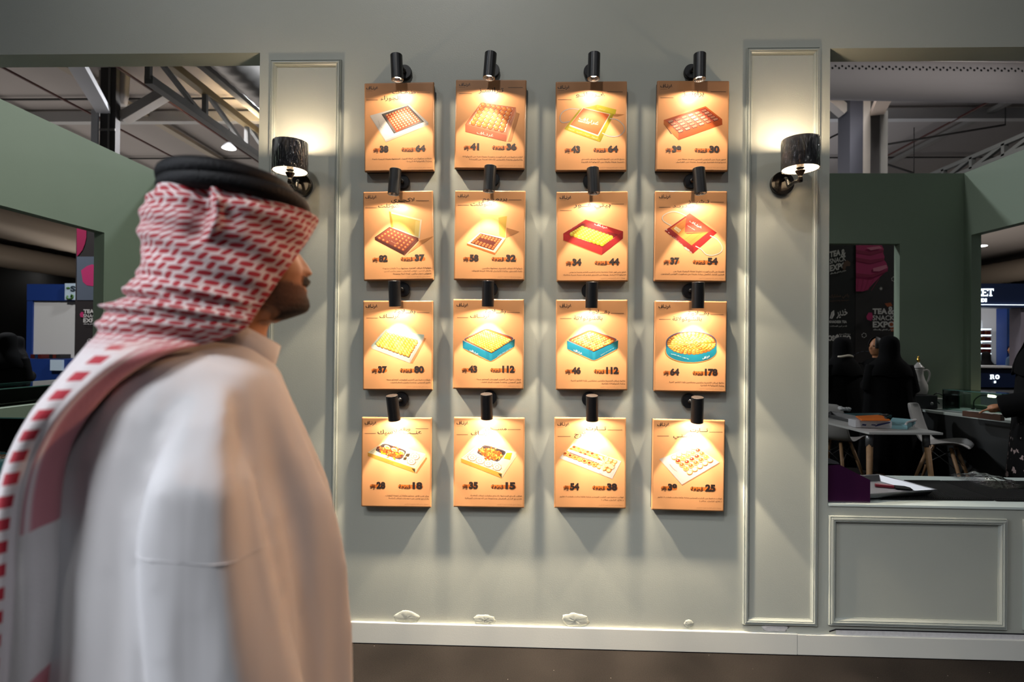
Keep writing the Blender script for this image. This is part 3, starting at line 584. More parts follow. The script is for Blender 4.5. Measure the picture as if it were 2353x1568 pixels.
def build_board(k):
    crop, cs, titles, rules, price, pieces, pv, desc, lg, what = BD[k]
    cx, cy, s = CROPS[crop]; a, b, c, d = corners(k)
    cen = (a+b+c+d)/4; dx = (b-a)+(c-d); th = math.atan2(dx.z, dx.x)
    row = ('top', 'second', 'third', 'bottom')[int(k[0])-1]
    t = thing('menu_board', 'orange menu board of %s, price %s' % (what, price), 'sign', (cen.x, 0, cen.z), 0, 'lit menu boards on the sage wall')
    t.rotation_euler = (0, -th, 0); ct, st = math.cos(th), math.sin(th)
    def q(x, y, Y):                         # crop coordinates -> board space
        p = at(cx+x*s, cy+y*s, FY); X, Z = p.x-cen.x, p.z-cen.z
        return Vector((X*ct+Z*st, Y, -X*st+Z*ct))
    F = lambda u, v, Y: Vector(((u-.5)*W_, Y, (.5-v)*H_))
    MB().box((-W_/2+.004, -.033, -H_/2+.004), (W_/2-.004, -.0005, H_/2-.004), .002).build('backing_box', BLK, t)
    mb = MB(); rings = []
    for ins, y in ((.0, -.0325), (0, -.038), (.0012, -.041), (.004, -.0432), (.007, FY), (.012, FY)):
        X, Z = W_/2-ins, H_/2-ins; r_ = .004; ring = []
        for sx_, sz_, a0 in ((1, 1, 0), (-1, 1, 90), (-1, -1, 180), (1, -1, 270)):
            for q_ in (0, 45, 90): ring.append(Vector((sx_*(X-r_)+r_*math.cos(R(a0+q_)), y, sz_*(Z-r_)+r_*math.sin(R(a0+q_)))))
        rings.append(ring)
    mb.loft(rings, True, smooth=False); mb.build('front_panel', FACE, t)
    Y1 = FY-.0004
    qb = lambda bx, Y: (lambda u, v: q(bx[0]+(bx[2]-bx[0])*u, bx[3]+(bx[1]-bx[3])*v, Y))
    mb = MB(); put_text(mb, LOGO, qb(lg, Y1), .022)
    n = 14
    for i in range(n):
        x = lg[0]+(lg[2]-lg[0])*(.03+.5*i/n); y = lg[3]+4; mb.add([q(x, y, Y1), q(x+3, y, Y1), q(x+3, y+3, Y1), q(x, y+3, Y1)], [(0, 1, 2, 3)])
    mb.build('logo_lettering', INK, t)
    mb = MB()
    for tx_, x0, y0, x1, y1 in titles: put_text(mb, tx_, qb((x0, y0, x1, y1), Y1), .012, 4)
    mb.build('title_lettering', INK, t)
    for x0, x1, y in rules:
        h = .0011; p0, p1 = q(x0, y, Y1), q(x1, y, Y1)
        MB().add([p0+Vector((0, 0, h)), p1+Vector((0, 0, h)), p1-Vector((0, 0, h)), p0-Vector((0, 0, h))], [(0, 1, 2, 3)]).build('rule_line', INK2, t)
    p = Pic(q); picture(k, p); p.mb.build('product_picture', None, t, recalc=False)
    # price and pieces badges
    wide = len(pieces) == 3
    for kind in (0, 1):
        u0, u1 = ((.128, .35), (.53, .885))[kind]; v0, v1 = pv+.002, pv+.040
        mb = MB(); r_ = (v1-v0)*H_/2; P = []
        A, B = F(u0, (v0+v1)/2, 0), F(u1, (v0+v1)/2, 0)
        for i in range(9): an = PI/2+PI*i/8; P.append(Vector((A.x+r_+r_*math.cos(an), FY-.0003, A.z+r_*math.sin(an))))
        for i in range(9): an = -PI/2+PI*i/8; P.append(Vector((B.x-r_+r_*math.cos(an), FY-.0003, B.z+r_*math.sin(an))))
        mb.add(P, [list(range(18))]); bd = mb.build('price_badge' if kind == 0 else 'quantity_badge', PILL, t)
        mb = MB(); Y2 = FY-.0007
        fb = lambda a0, b0, a1, b1: (lambda u, v: F(a0+(a1-a0)*u, b1+(b0-b1)*v, Y2))
        if kind == 0:
            put_text(mb, price, fb(.222, pv-.028, .348, pv+.050), .06)
            def st(x0, y0, x1, y1, w_=.0016):   # strokes of the currency sign
                e = [F(.132+.072*x, pv-.002+.056*y, Y2) for x, y in ((x0, y0), (x1, y1))]; dn = (e[1]-e[0]).normalized(); nn = Vector((-dn.z, 0, dn.x))*w_/1.6
                mb.add([e[0]+nn, e[1]+nn, e[1]-nn, e[0]-nn], [(0, 1, 2, 3)])
            for z in ((.42, .0, .42, .78), (.66, .05, .66, .95), (.42, .78, .02, .9), (.02, .52, .98, .28), (.04, .72, .98, .5), (.66, .74, .98, .66), (.6, 1.02, .98, .92)): st(*z)
        else:
            x0 = .70 if wide else .735
            put_text(mb, pieces, fb(x0, pv-.030, .874, pv+.048), .06)
            put_text(mb, 'قطعة', fb(.540, pv-.002, .705 if not wide else .675, pv+.046), .012)
        mb.build('badge_lettering', INK, bd)
    mb = MB(); v = pv+.113; h = .022
    for tx_, wd in desc:
        put_text(mb, tx_, lambda u, vv, v=v, wd=wd: F(.965-wd+wd*u, v+h-h*vv, Y1), .012, 1); v += .0305
    mb.build('description_lettering', INK2, t)
    mb = MB(); put_text(mb, FOOT, lambda u, vv: F(.62+.335*u, .968-.017*vv, Y1), 0, 1); mb.build('footnote_lettering', INK3, t)
    return t
BOARDS = {k: build_board(k) for k in BD}
# ------------------------------------------------------------------ sixteen black wall spotlights
LBLK = mat('lamp_black_metal', (.012, .012, .013), .38, 0, spec=.5, bump=.02, bscale=900)
CHROME = mat('reflector_chrome', (.85, .83, .82), .12, 1, bump=.3, bscale=350)
LED = mat('spot_led', (1, .95, .85), .4, emit=(1, .86, .66), es=28)
LP = {'11': (909.8, 127, 913.9, 184), '12': (1127.6, 122, 1123.7, 180.6), '13': (1365.9, 123, 1363.7, 182.7), '14': (1609.2, 124, 1606.1, 183.7),
      '21': (907.8, 390, 905.6, 446.6), '22': (1126.6, 383.5, 1123.8, 438.8), '23': (1362.5, 387, 1364.7, 444.6), '24': (1606.7, 388, 1608.6, 444.6),
      '31': (906.2, 648, 907.9, 702.9), '32': (1121.8, 648, 1120.9, 702.5), '33': (1360.3, 650.5, 1359, 706), '34': (1604.4, 651, 1603.4, 706.6),
      '41': (901.3, 910.7, 905.7, 964.6), '42': (1118.1, 906.8, 1118.5, 961.7), '43': (1360, 910.1, 1361, 966), '44': (1602, 913.9, 1602.4, 970.4)}
YLP = -.122
SPOTC = (1.0, .84, .63)
def lamp(k):
    x0, y0, x1, y1 = LP[k]; a = at(x0, y0, YLP-.004); b = at(x1, y1, YLP+.004)
    d = (b-a).normalized(); d = Matrix.Rotation(R({'1': -7, '2': -8, '3': 0, '4': 6}[k[0]]), 3, 'X') @ d; mid = (a+b)/2; L = .122; a = mid-d*L/2; b = mid+d*L/2; r = .0285
    pl = Vector((mid.x+(.012 if k[1] == '1' else .004 if k[1] == '2' else -.002 if k[1] == '3' else -.008), 0, mid.z+.031))
    price = BD[k][4]; qn = BD[k][5]
    t = thing('wall_spotlight', 'black cylinder spotlight on the wall directly above the board of price %s for %s pieces' % (price, qn), 'lamp', pl, 0, 'black spotlights over the menu boards')
    loc = lambda p: Vector(p)-pl
    o_ = Vector((0, 0, 0))
    mb = MB(); prof = [(0, .0002), (.034, .0002), (.036, .003), (.036, .019), (.034, .022), (0, .022)]
    rings = [[Vector((rr*math.cos(2*PI*j/32), -yy, rr*math.sin(2*PI*j/32))) for j in range(32)] for rr, yy in [(max(q_[0], 1e-4), q_[1]) for q_ in prof]]
    mb.loft(rings, True, smooth=False); mb.build('wall_plate', LBLK, t)
    hj = loc(mid - d*.031*1.0); hj = Vector((0, hj.y+r*.7, hj.z))
    MB().cyl((0, -.02, 0), (hj.x, hj.y, hj.z), .007, 12).ell((0, -.03, 0), .011, .011, .011).build('arm', LBLK, t)
    # housing: open tube with a recessed reflector
    A, B = loc(a), loc(b); u = d.orthogonal().normalized(); w_ = d.cross(u); n = 36
    ring = lambda s_, rr: [A+d*s_+(u*math.cos(2*PI*j/n)+w_*math.sin(2*PI*j/n))*rr for j in range(n)]
    MB().loft([ring(.001, r*.02), ring(0, r*.55), ring(0, r-.0012), ring(.0012, r), ring(L-.0008, r), ring(L, r-.0008), ring(L-.0004, r-.0028), ring(L-.032, r-.003)], False, smooth=False).build('housing', LBLK, t)
    rf = MB(); rp = [(L-.003, r-.0031), (L-.008, r-.0045), (L-.014, r-.0075), (L-.019, r-.012)]
    rf.loft([ring(*q_) for q_ in rp], False, smooth=True); rfo = rf.build('reflector', CHROME, t)
    MB().loft([ring(L-.0188, r-.0118), ring(L-.0185, .0002)], False).build('led', LED, rfo)
    for nm, ang, bl, en, rad in (('spot_beam', 44, 1, SPOT_E[0], .012), ('spot_glow', 76, .1, SPOT_E[1], .012), ('spot_spill', 164, .2, SPOT_E[2], .012)):
        l = bpy.data.lights.new(nm, 'SPOT'); l.energy = en; l.color = SPOTC; l.spot_size = R(ang); l.spot_blend = bl; l.shadow_soft_size = rad
        o = bpy.data.objects.new(nm, l); C.objects.link(o); o.parent = t
        o.matrix_local = Matrix.Translation(B+d*.003) @ d.to_track_quat('-Z', 'Y').to_matrix().to_4x4()
    return t
SPOT_E = (17, 34, 5)
for k in LP: lamp(k)
# ------------------------------------------------------------------ two wall sconces still in their plastic film
SHADE = mat('shade_grey_linen', (.15, .14, .145), .75, bump=.35, bscale=700, var=.25, vscale=60)
SHADE_IN = mat('shade_lining', (.82, .78, .72), .6)
BRONZE = mat('sconce_dark_bronze', (.02, .017, .015), .22, .6, coat=.5)
SLEEVE = mat('candle_sleeve', (.42, .38, .36), .35)
BULB = mat('sconce_bulb', (1, .95, .88), .3, emit=(1, .84, .66), es=10)
def film_mat():
    m = bpy.data.materials.new('clear_film'); m.use_nodes = True; nt = m.node_tree; b = nt.nodes['Principled BSDF']; nt.nodes.remove(b)
    g = nt.nodes.new('ShaderNodeBsdfGlossy'); g.inputs['Roughness'].default_value = .12; g.inputs['Color'].default_value = (1, 1, 1, 1)
    tr = nt.nodes.new('ShaderNodeBsdfTransparent'); mx = nt.nodes.new('ShaderNodeMixShader'); fr = nt.nodes.new('ShaderNodeFresnel'); fr.inputs['IOR'].default_value = 1.5
    L = nt.links.new
    tc = nt.nodes.new('ShaderNodeTexCoord'); mp = nt.nodes.new('ShaderNodeMapping'); mp.inputs['Scale'].default_value = (34, 34, 9); mp.inputs['Rotation'].default_value = (.3, .35, 0)
    n = nt.nodes.new('ShaderNodeTexNoise'); n.inputs['Scale'].default_value = 1; n.inputs['Detail'].default_value = 3; n.inputs['Distortion'].default_value = 1.2
    bp = nt.nodes.new('ShaderNodeBump'); bp.inputs['Strength'].default_value = 1; bp.inputs['Distance'].default_value = .02
    L(tc.outputs['Object'], mp.inputs['Vector']); L(mp.outputs['Vector'], n.inputs['Vector']); L(n.outputs['Fac'], bp.inputs['Height'])
    L(bp.outputs['Normal'], g.inputs['Normal']); L(bp.outputs['Normal'], fr.inputs['Normal'])
    ad = nt.nodes.new('ShaderNodeMath'); ad.operation = 'MULTIPLY'; ad.inputs[1].default_value = 1.1; ad.use_clamp = True
    L(fr.outputs[0], ad.inputs[0]); L(ad.outputs[0], mx.inputs[0]); L(tr.outputs[0], mx.inputs[1]); L(g.outputs[0], mx.inputs[2])
    L(mx.outputs[0], nt.nodes['Material Output'].inputs['Surface']); return m
FILM = film_mat()
def sconce(label, plate_px, shade_px, tiltx, seed):
    P = at(plate_px[0], plate_px[1], -.012); P.y = 0
    t = thing('wall_sconce', label, 'lamp', P, 0, 'wall sconces on the panelled piers')
    S = at(shade_px[0], shade_px[1], -.155) - P            # centre of the shade
    mb = MB(); n = 40
    mb.loft([[Vector((r*math.cos(2*PI*j/n), -y, r*math.sin(2*PI*j/n))) for j in range(n)] for r, y in ((.0005, .0003), (.054, .0003), (.056, .003), (.056, .02), (.054, .0225), (.04, .0235), (.0005, .0235))], True, smooth=False)
    mb.build('wall_plate', BRONZE, t)
    zc = S.z-.108                                       # height of the arm's cup
    arm = smoothcurve([(0, -.022, .012), (0, -.048, .014), (S.x*.08, -.062, -.002), (S.x*.2, -.075, -.03), (S.x*.55, -.11, zc-.008), (S.x*.96, S.y, zc-.012), (S.x, S.y, zc-.004)], 8)
    MB().tube(arm, .0075, 12).build('arm', BRONZE, t)
    q = Vector((S.x, S.y, zc))
    MB().lathe([(.0002, -.022), (.010, -.02), (.012, -.008), (.010, .0), (.0105, .006), (.009, .008), (.012, .014), (.021, .03), (.022, .033), (.0002, .033)], q, 24).build('cup', BRONZE, t)
    MB().lathe([(.0002, .0335), (.008, .0335), (.010, .038), (.018, .044), (.0175, .05), (.0002, .05)], q, 20).build('socket', BRONZE, t)
    MB().lathe([(.0002, .0505), (.0155, .0505), (.0155, .1), (.0002, .1)], q, 24).build('candle_sleeve', SLEEVE, t)
    MB().lathe([(.0002, .1005), (.012, .103), (.022, .118), (.024, .13), (.018, .145), (.0002, .152)], q, 16).build('bulb', BULB, t)
    hz = .068; r = .079; n = 56
    sh = bpy.data.objects.new('shade', None); mb = MB(); mb.use(SHADE)
    R_ = lambda rr, z: [Vector((rr*math.cos(2*PI*j/n), rr*math.sin(2*PI*j/n), z)) for j in range(n)]
    bpy.data.objects.remove(sh)
    mb.loft([R_(r-.0012, -hz), R_(r, -hz), R_(r, hz), R_(r-.0012, hz)], False); mb.use(SHADE_IN); mb.loft([R_(r-.0016, hz), R_(r-.0016, -hz)], False)
    sh = mb.build('shade', None, t, S, (0, R(tiltx), 0), recalc=False)
    rnd = random.Random(seed); mb = MB(); rings = []
    for i in range(9):
        z = -hz-.002+(2*hz+.004)*i/8
        rings.append([Vector((math.cos(2*PI*j/n), math.sin(2*PI*j/n), 0))*(r+.0022+.0016*noise.noise(Vector((math.cos(2*PI*j/n)*5+seed, math.sin(2*PI*j/n)*5, z*30))))+Vector((0, 0, z)) for j in range(n)])
    mb.loft(rings, False); mb.build('plastic_film', FILM, sh)
    mb = MB()
    for a_ in (0, 2.1, 4.2): mb.cyl((0, 0, hz*.3-.03), (math.cos(a_)*(r-.003), math.sin(a_)*(r-.003), hz*.3), .0012, 6)
    mb.build('spider', BRONZE, sh)
    l = bpy.data.lights.new('sconce_light', 'POINT'); l.energy = SCONCE_E; l.color = (1, .80, .56); l.shadow_soft_size = .022
    o = bpy.data.objects.new('sconce_light', l); C.objects.link(o); o.parent = t; o.location = q+Vector((0, 0, .165))
    return t
SCONCE_E = 4.8
sconce('grey drum shade wall sconce in plastic film on the left pier above the man', (692, 427), (667, 361), 0, 1)
sconce('grey drum shade wall sconce in plastic film on the right pier', (1797, 422), (1839, 355), 0, 2)
# ------------------------------------------------------------------ the man in white watching the boards
_v = ray(470, 800); VV = Vector((_v.x, _v.y, 0)).normalized(); EU = Vector((VV.y, -VV.x, 0)); UP = Vector((0, 0, 1))
M0 = CAM + VV*.98
def U(px, py, w=0.0):                        # pixel -> the upright plane through the man, w metres further away
    d = ray(px, py); t = (.98+w)/d.dot(VV); return CAM + d*t
def oval(pl, pr, dn, df=None, w=0.0, n=44, e=2.2):   # ring between two silhouette points
    A, B = U(*pl, w), U(*pr, w); c = (A+B)/2; h = (B-A)/2; df = dn if df is None else df; out = []
    for j in range(n):
        t = 2*PI*j/n; ct, st = math.cos(t), math.sin(t)
        x = math.copysign(abs(ct)**(2/e), ct); y = math.copysign(abs(st)**(2/e), st)
        out.append(c + h*x + VV*(y*(df if st > 0 else dn)))
    return out
def lerp_tab(tab, y):
    if y <= tab[0][0]: return tab[0][1]
    for (a, x), (b, z) in zip(tab, tab[1:]):
        if y <= b: return x+(z-x)*(y-a)/(b-a)
    return tab[-1][1]
FOOTZ = 0.0
man = thing('person', 'man in white thobe, red checked headscarf and black cord, facing the menu boards', 'person', (M0.x, M0.y, 0))
ML = Vector((M0.x, M0.y, 0))
SKIN = mat('skin_brown', (.42, .19, .095), .5, spec=.35, bump=.05, bscale=500, var=.12, vscale=40)
# head surface: rows by image height, columns round the head; yaw turned a little from the viewer
TH = R(2); HF = EU*math.cos(TH)+VV*math.sin(TH); HL = VV*math.cos(TH)-EU*math.sin(TH)    # forward, left(far)
HC = U(575, 600)
PROF = [(415, 545), (425, 590), (440, 625), (470, 660), (500, 676), (530, 684), (555, 685), (573, 679), (586, 690), (600, 701), (612, 710), (624, 717.5), (630, 716.5), (635, 711), (638, 700), (642, 703), (647, 708), (653, 706), (659, 701), (663, 699.5), (668, 703.5), (674, 700.5), (682, 700.5), (692, 704), (705, 706), (714, 702), (721, 693), (729, 672), (738, 646), (746, 628)]
BASE = [(415, 545), (425, 590), (440, 625), (470, 660), (500, 675), (530, 681), (555, 680), (573, 675), (600, 683), (624, 689), (638, 696), (660, 697), (682, 698), (692, 701), (705, 702), (714, 698), (721, 689), (729, 668), (738, 642), (746, 626)]
BACK = [(415, 520), (425, 480), (440, 455), (470, 435), (510, 425), (560, 428), (620, 445), (680, 470), (746, 490)]
HWID = [(415, .006), (425, .036), (440, .055), (470, .070), (520, .077), (570, .0765), (610, .072), (650, .066), (690, .059), (710, .055), (725, .055), (746, .056)]
HROW = {}
def head_pt(y, t, off=0.0):                  # t: angle, 0 = front
    def u(x):
        w_ = 0
        for _ in range(3): d_ = (U(x, y, w_)-HC).dot(EU); w_ = d_*math.tan(TH)
        return d_/math.cos(TH)
    if y not in HROW: HROW[y] = (u(lerp_tab(BASE, y)), u(lerp_tab(PROF, y)), u(lerp_tab(BACK, y)), lerp_tab(HWID, y))
    fb, fp, bk, hw = HROW[y] #lerp_tab(BASE, y)), u(lerp_tab(PROF, y)), u(lerp_tab(BACK, y)), lerp_tab(HWID, y)
    c = (fb+bk)/2 + .012; a = (fb-c) if math.cos(t) > 0 else (c-bk)
    ct, st = math.cos(t), math.sin(t); e = 2.25
    x = c + a*math.copysign(abs(ct)**(2/e), ct); l = hw*math.copysign(abs(st)**(2/e), st)
    z = U(700, y).z
    if ct > 0:
        nw = lerp_tab([(560, .011), (585, .010), (612, .0125), (630, .0165), (638, .018), (645, .022), (700, .024)], y)
        x += (fp-fb)*math.exp(-(l/nw)**2)
        if 612 < y < 640: x += .009*math.exp(-((abs(l)-.0145)/.0055)**2)*math.exp(-((y-629)/7)**2)
        x -= .011*math.exp(-((abs(l)-.032)/.016)**2)*math.exp(-((y-578)/13)**2)
        x += .005*math.exp(-((abs(l)-.034)/.02)**2)*math.exp(-((y-556)/9)**2)
        x += .004*math.exp(-((abs(l)-.045)/.02)**2)*math.exp(-((y-622)/16)**2)
        x -= .0035*math.exp(-((abs(l)-.027-.0002*(y-630))/.005)**2)*(1 if 628 < y < 664 else 0)
    p = HC + HF*x + HL*l; p.z = z
    if off: p += (HF*math.cos(t)+HL*math.sin(t)).normalized()*off
    return p
mb = MB(); N = 96; rows = [427, 428.5, 431, 435, 441, 455, 470, 490, 510, 530]+[540+i*2.4 for i in range(86)]
mb.loft([[head_pt(y, 2*PI*j/N) for j in range(N)] for y in rows])
for s_ in (-1, 1):                           # ears
    c = HC + HL*(.074*s_) + HF*(-.005); c.z = U(575, 600).z
    mb.ell(c, .014, .014, .03)
# neck, torso, limbs (mostly under the clothes)
mb.loft([oval((492, 690), (628, 722), .058), oval((480, 740), (612, 765), .06), oval((455, 790), (610, 815), .07), oval((430, 830), (600, 845), .075), oval((360, 880), (615, 900), .12),
         oval((300, 960), (630, 970), .14), oval((270, 1100), (670, 1110), .15), oval((270, 1250), (695, 1260), .165), oval((270, 1400), (690, 1400), .165), oval((290, 1520), (670, 1520), .17)])
cu, = (M0,)
def P(u, w, z): q = M0 + EU*u + VV*w; q.z = z; return q
uc = (U(470, 1400)-M0).dot(EU)
mb.tube([P(uc, -.09, .98), P(uc+.01, -.10, .75), P(uc+.02, -.105, .50), P(uc+.0, -.105, .30), P(uc-.015, -.105, .09)], [.105, .085, .06, .055, .04], 16)
mb.tube([P(uc, .09, .98), P(uc+.04, .10, .75), P(uc+.08, .105, .50), P(uc+.07, .105, .30), P(uc+.06, .105, .09)], [.105, .085, .06, .055, .04], 16)
for s_, du in ((-1, -.015), (1, .06)):
    b = uc+du; mb.tube([P(b-.06, s_*.105, .045), P(b-.02, s_*.105, .05), P(b+.06, s_*.108, .048), P(b+.14, s_*.11, .034), P(b+.19, s_*.112, .026)], [.03, .042, .042, .036, .018], 14)
    for i in range(5): mb.tube([P(b+.16, s_*(.085+.014*i), .026), P(b+.205-.006*i, s_*(.083+.0155*i), .022)], [.011, .009], 8)
def arm_hand(s_):
    near = s_ < 0; w = .2*s_
    sh = U(478, 945, -.11) if near else U(520, 930, .135); el = U(452, 1240, -.185) if near else P(uc+.03, .19, sh.z-.30); wr = P((U(510, 1590, -.2)-M0).dot(EU)+.01, .205*s_, .86) if near else P(uc+.08, .2, .88)
    mb.tube([sh, sh.lerp(el, .5), el, el.lerp(wr, .5), wr], [.05, .048, .043, .036, .026], 16)
    d = (wr-el).normalized(); f = EU.copy(); o = VV*s_
    pc = wr + d*.045
    mb.tube([wr, wr+d*.03, wr+d*.075, wr+d*.09], [.026, .036, .037, .03], 14)
    for i, L in enumerate((.072, .080, .075, .060)):
        b0 = wr+d*.085+f*(.026-.0175*i)
        mb.tube([b0, b0+d*L*.45-o*.004, b0+d*L*.75-o*.016, b0+d*L*.95-o*.030], [.0095, .0088, .0082, .0065], 8)
    b0 = wr+d*.03+f*.028; mb.tube([b0, b0+d*.03+f*.02-o*.008, b0+d*.062+f*.024-o*.016], [.012, .0105, .008], 8)
arm_hand(-1); arm_hand(1)
def local(mb, o): mb.v = [p-o for p in mb.v]; return mb
body = local(mb, ML).build('body', SKIN, man)
mods(body, ('REMESH', dict(mode='VOXEL', voxel_size=.0028, use_smooth_shade=True)), ('SMOOTH', dict(factor=.4, iterations=2)))
# eyes and brows
for s_ in (-1, 1):
    c = HC + HL*(.031*s_); c += HF*((U(672, 579)-HC).dot(EU)/math.cos(TH)-.0125); c.z = U(700, 579).z
    eb = local(MB().ell(c, .0115, .0115, .0115, 14, 10), ML).build('eye', mat('eye_white', (.75, .72, .68), .15), man)
    local(MB().ell(c+HF*.0075, .0055, .0055, .0055, 12, 8), ML).build('iris', mat('iris_dark', (.02, .01, .006), .1), eb)
    mbb = MB(); pts = []
    for i in range(7):
        l = (.012+.006*i)*s_; t = math.asin(max(-1, min(1, l/.077)))
        p = head_pt(560-3*math.sin(i/6*PI), math.asin(min(1, (abs(l)/.077)**1.12))*s_, .001); pts.append(p-ML)
    mbb.tube(pts, [.002, .004, .0045, .0045, .004, .003, .0015], 8).build('eyebrow', mat('brow_hair', (.012, .008, .006), .8), man)
# beard: a short rough layer over jaw, chin and lip
def beard_density(y, t):
    l = abs(t)                               # angle from front
    top = 664 if l < .45 else 656 if l < 1.0 else 652
    d = 0
    if y > top and l < 1.75:
        d = min(1, (y-top)/10)*(1-max(0, (l-1.45)/.3))
        low = lerp_tab([(0, 744), (1.0, 742), (1.35, 726), (1.75, 706)], l)
        d *= max(0, min(1, (low-y)/8))
        chin = math.exp(-(l/.75)**2)*min(1, max(0, (y-672)/22)) + .9*math.exp(-((l-.9)/.5)**2)*min(1, max(0, (y-700)/22))
        d = d*(.42+.58*min(1, chin)) if l < 2 else d
        if 664 < y < 671 and l < .3: d *= .35
    if 637.5 < y < 661 and l < .55: d = max(d, min(1, (y-637.5)/3)*(1 if l < .42 else (.55-l)/.13))
    return d
mb = MB(); rows = [634+i*1.6 for i in range(71)]; NT = 150; dens = []; idx = {}
grid = []
for y in rows:
    for k in range(NT+1):
        t = -1.85+3.7*k/NT; d = beard_density(y, t)
        nz = noise.noise(Vector((t*60, y*.9, 3)))
        grid.append(head_pt(y, t, .0012+.0022*d*(1+.6*nz))-ML); dens.append(d*(1+.35*noise.noise(Vector((t*40, y*.35, 0)))))
fs = []
for i in range(len(rows)-1):
    for k in range(NT):
        q_ = (i*(NT+1)+k, i*(NT+1)+k+1, (i+1)*(NT+1)+k+1, (i+1)*(NT+1)+k)
        if max(dens[x] for x in q_) > .06: fs.append(q_)
me = bpy.data.meshes.new('beard'); me.from_pydata(grid, [], fs); me.polygons.foreach_set('use_smooth', [True]*len(fs))
at_ = me.attributes.new('beard_mask', 'FLOAT', 'POINT'); at_.data.foreach_set('value', [max(0, min(1, d)) for d in dens])
bmt = mat('beard_hair', (.01, .006, .004), .8); nt = bmt.node_tree; b = nt.nodes['Principled BSDF']
atn = nt.nodes.new('ShaderNodeAttribute'); atn.attribute_name = 'beard_mask'; cr = nt.nodes.new('ShaderNodeValToRGB')
cr.color_ramp.elements[0].color = (.40, .18, .09, 1); cr.color_ramp.elements[1].color = (.012, .007, .005, 1); cr.color_ramp.elements[1].position = .95
e_ = cr.color_ramp.elements.new(.4); e_.color = (.14, .062, .034, 1); e2_ = cr.color_ramp.elements.new(.68); e2_.color = (.05, .026, .016, 1)
nz = nt.nodes.new('ShaderNodeTexNoise'); nz.inputs['Scale'].default_value = 600; tcn = nt.nodes.new('ShaderNodeTexCoord')
bp = nt.nodes.new('ShaderNodeBump'); bp.inputs['Strength'].default_value = .5; bp.inputs['Distance'].default_value = .002
nt.links.new(tcn.outputs['Object'], nz.inputs['Vector']); nt.links.new(nz.outputs['Fac'], bp.inputs['Height']); nt.links.new(bp.outputs['Normal'], b.inputs['Normal'])
nt.links.new(atn.outputs['Fac'], cr.inputs['Fac']); nt.links.new(cr.outputs['Color'], b.inputs['Base Color'])
me.materials.append(bmt); bo = bpy.data.objects.new('beard', me); C.objects.link(bo); bo.parent = man
bmm = bmesh.new(); bmm.from_mesh(me); bmesh.ops.delete(bmm, geom=[v for v in bmm.verts if not v.link_faces], context='VERTS'); bmm.to_mesh(me); bmm.free()
# thobe: trunk and sleeves grown into one cloth
THB = mat('white_thobe_cotton', (.62, .61, .625), .75, sheen=.2)
nt = THB.node_tree; b = nt.nodes['Principled BSDF']; tcn = nt.nodes.new('ShaderNodeTexCoord'); mp = nt.nodes.new('ShaderNodeMapping'); mp.inputs['Scale'].default_value = (7, 7, 1.3); mp.inputs['Rotation'].default_value = (.12, -.1, 0)
nz = nt.nodes.new('ShaderNodeTexNoise'); nz.inputs['Scale'].default_value = 1.4; nz.inputs['Detail'].default_value = 1.5; bp = nt.nodes.new('ShaderNodeBump'); bp.inputs['Strength'].default_value = .55; bp.inputs['Distance'].default_value = .05
for a_, b_ in ((tcn.outputs['Object'], mp.inputs['Vector']), (mp.outputs['Vector'], nz.inputs['Vector']), (nz.outputs['Fac'], bp.inputs['Height']), (bp.outputs['Normal'], b.inputs['Normal'])): nt.links.new(a_, b_)
mb = MB()
TR = [((462, 780), (600, 800), .078, .072), ((345, 800), (632, 838), .118, .11), ((275, 824), (645, 858), .152, .15), ((212, 864), (655, 885), .172, .17), ((160, 920), (672, 930), .184, .18), ((118, 1000), (704, 1004), .188, .19),
      ((104, 1060), (728, 1062), .187, .20), ((96, 1110), (748, 1110), .189, .20), ((90, 1180), (765, 1180), .191, .20), ((86, 1250), (777, 1250), .192, .20), ((82, 1400), (789, 1400), .192, .20), ((80, 1568), (792, 1568), .195, .21)]
rings = [oval(*r_, n=72, e=2.1) for r_ in TR]
last = rings[-1]; cen = sum(last, Vector())/len(last)
for z, k in ((.62, 1.0), (.4, .98), (.2, .98), (.085, 1.0)):
    rings.append([Vector((cen.x+(p.x-cen.x)*k, cen.y+(p.y-cen.y)*k, z)) for p in last])
out = []
for i in range(len(rings)-1):                # finer rows with standing folds
    for k in range(6):
        t = k/6; out.append([a.lerp(b_, t) for a, b_ in zip(rings[i], rings[i+1])])
out.append(rings[-1])
for ri, r_ in enumerate(out):
    c = sum(r_, Vector())/len(r_); amp = .011*min(1, max(0, (ri-14)/30))
    for j, p in enumerate(r_):
        an = 2*PI*j/len(r_); d = (p-c); d.z = 0; d.normalize()
        p += d*amp*(math.sin(an*9+.5*math.sin(ri*.07))+.6*math.sin(an*17+1+ri*.02))
mb.loft(out)
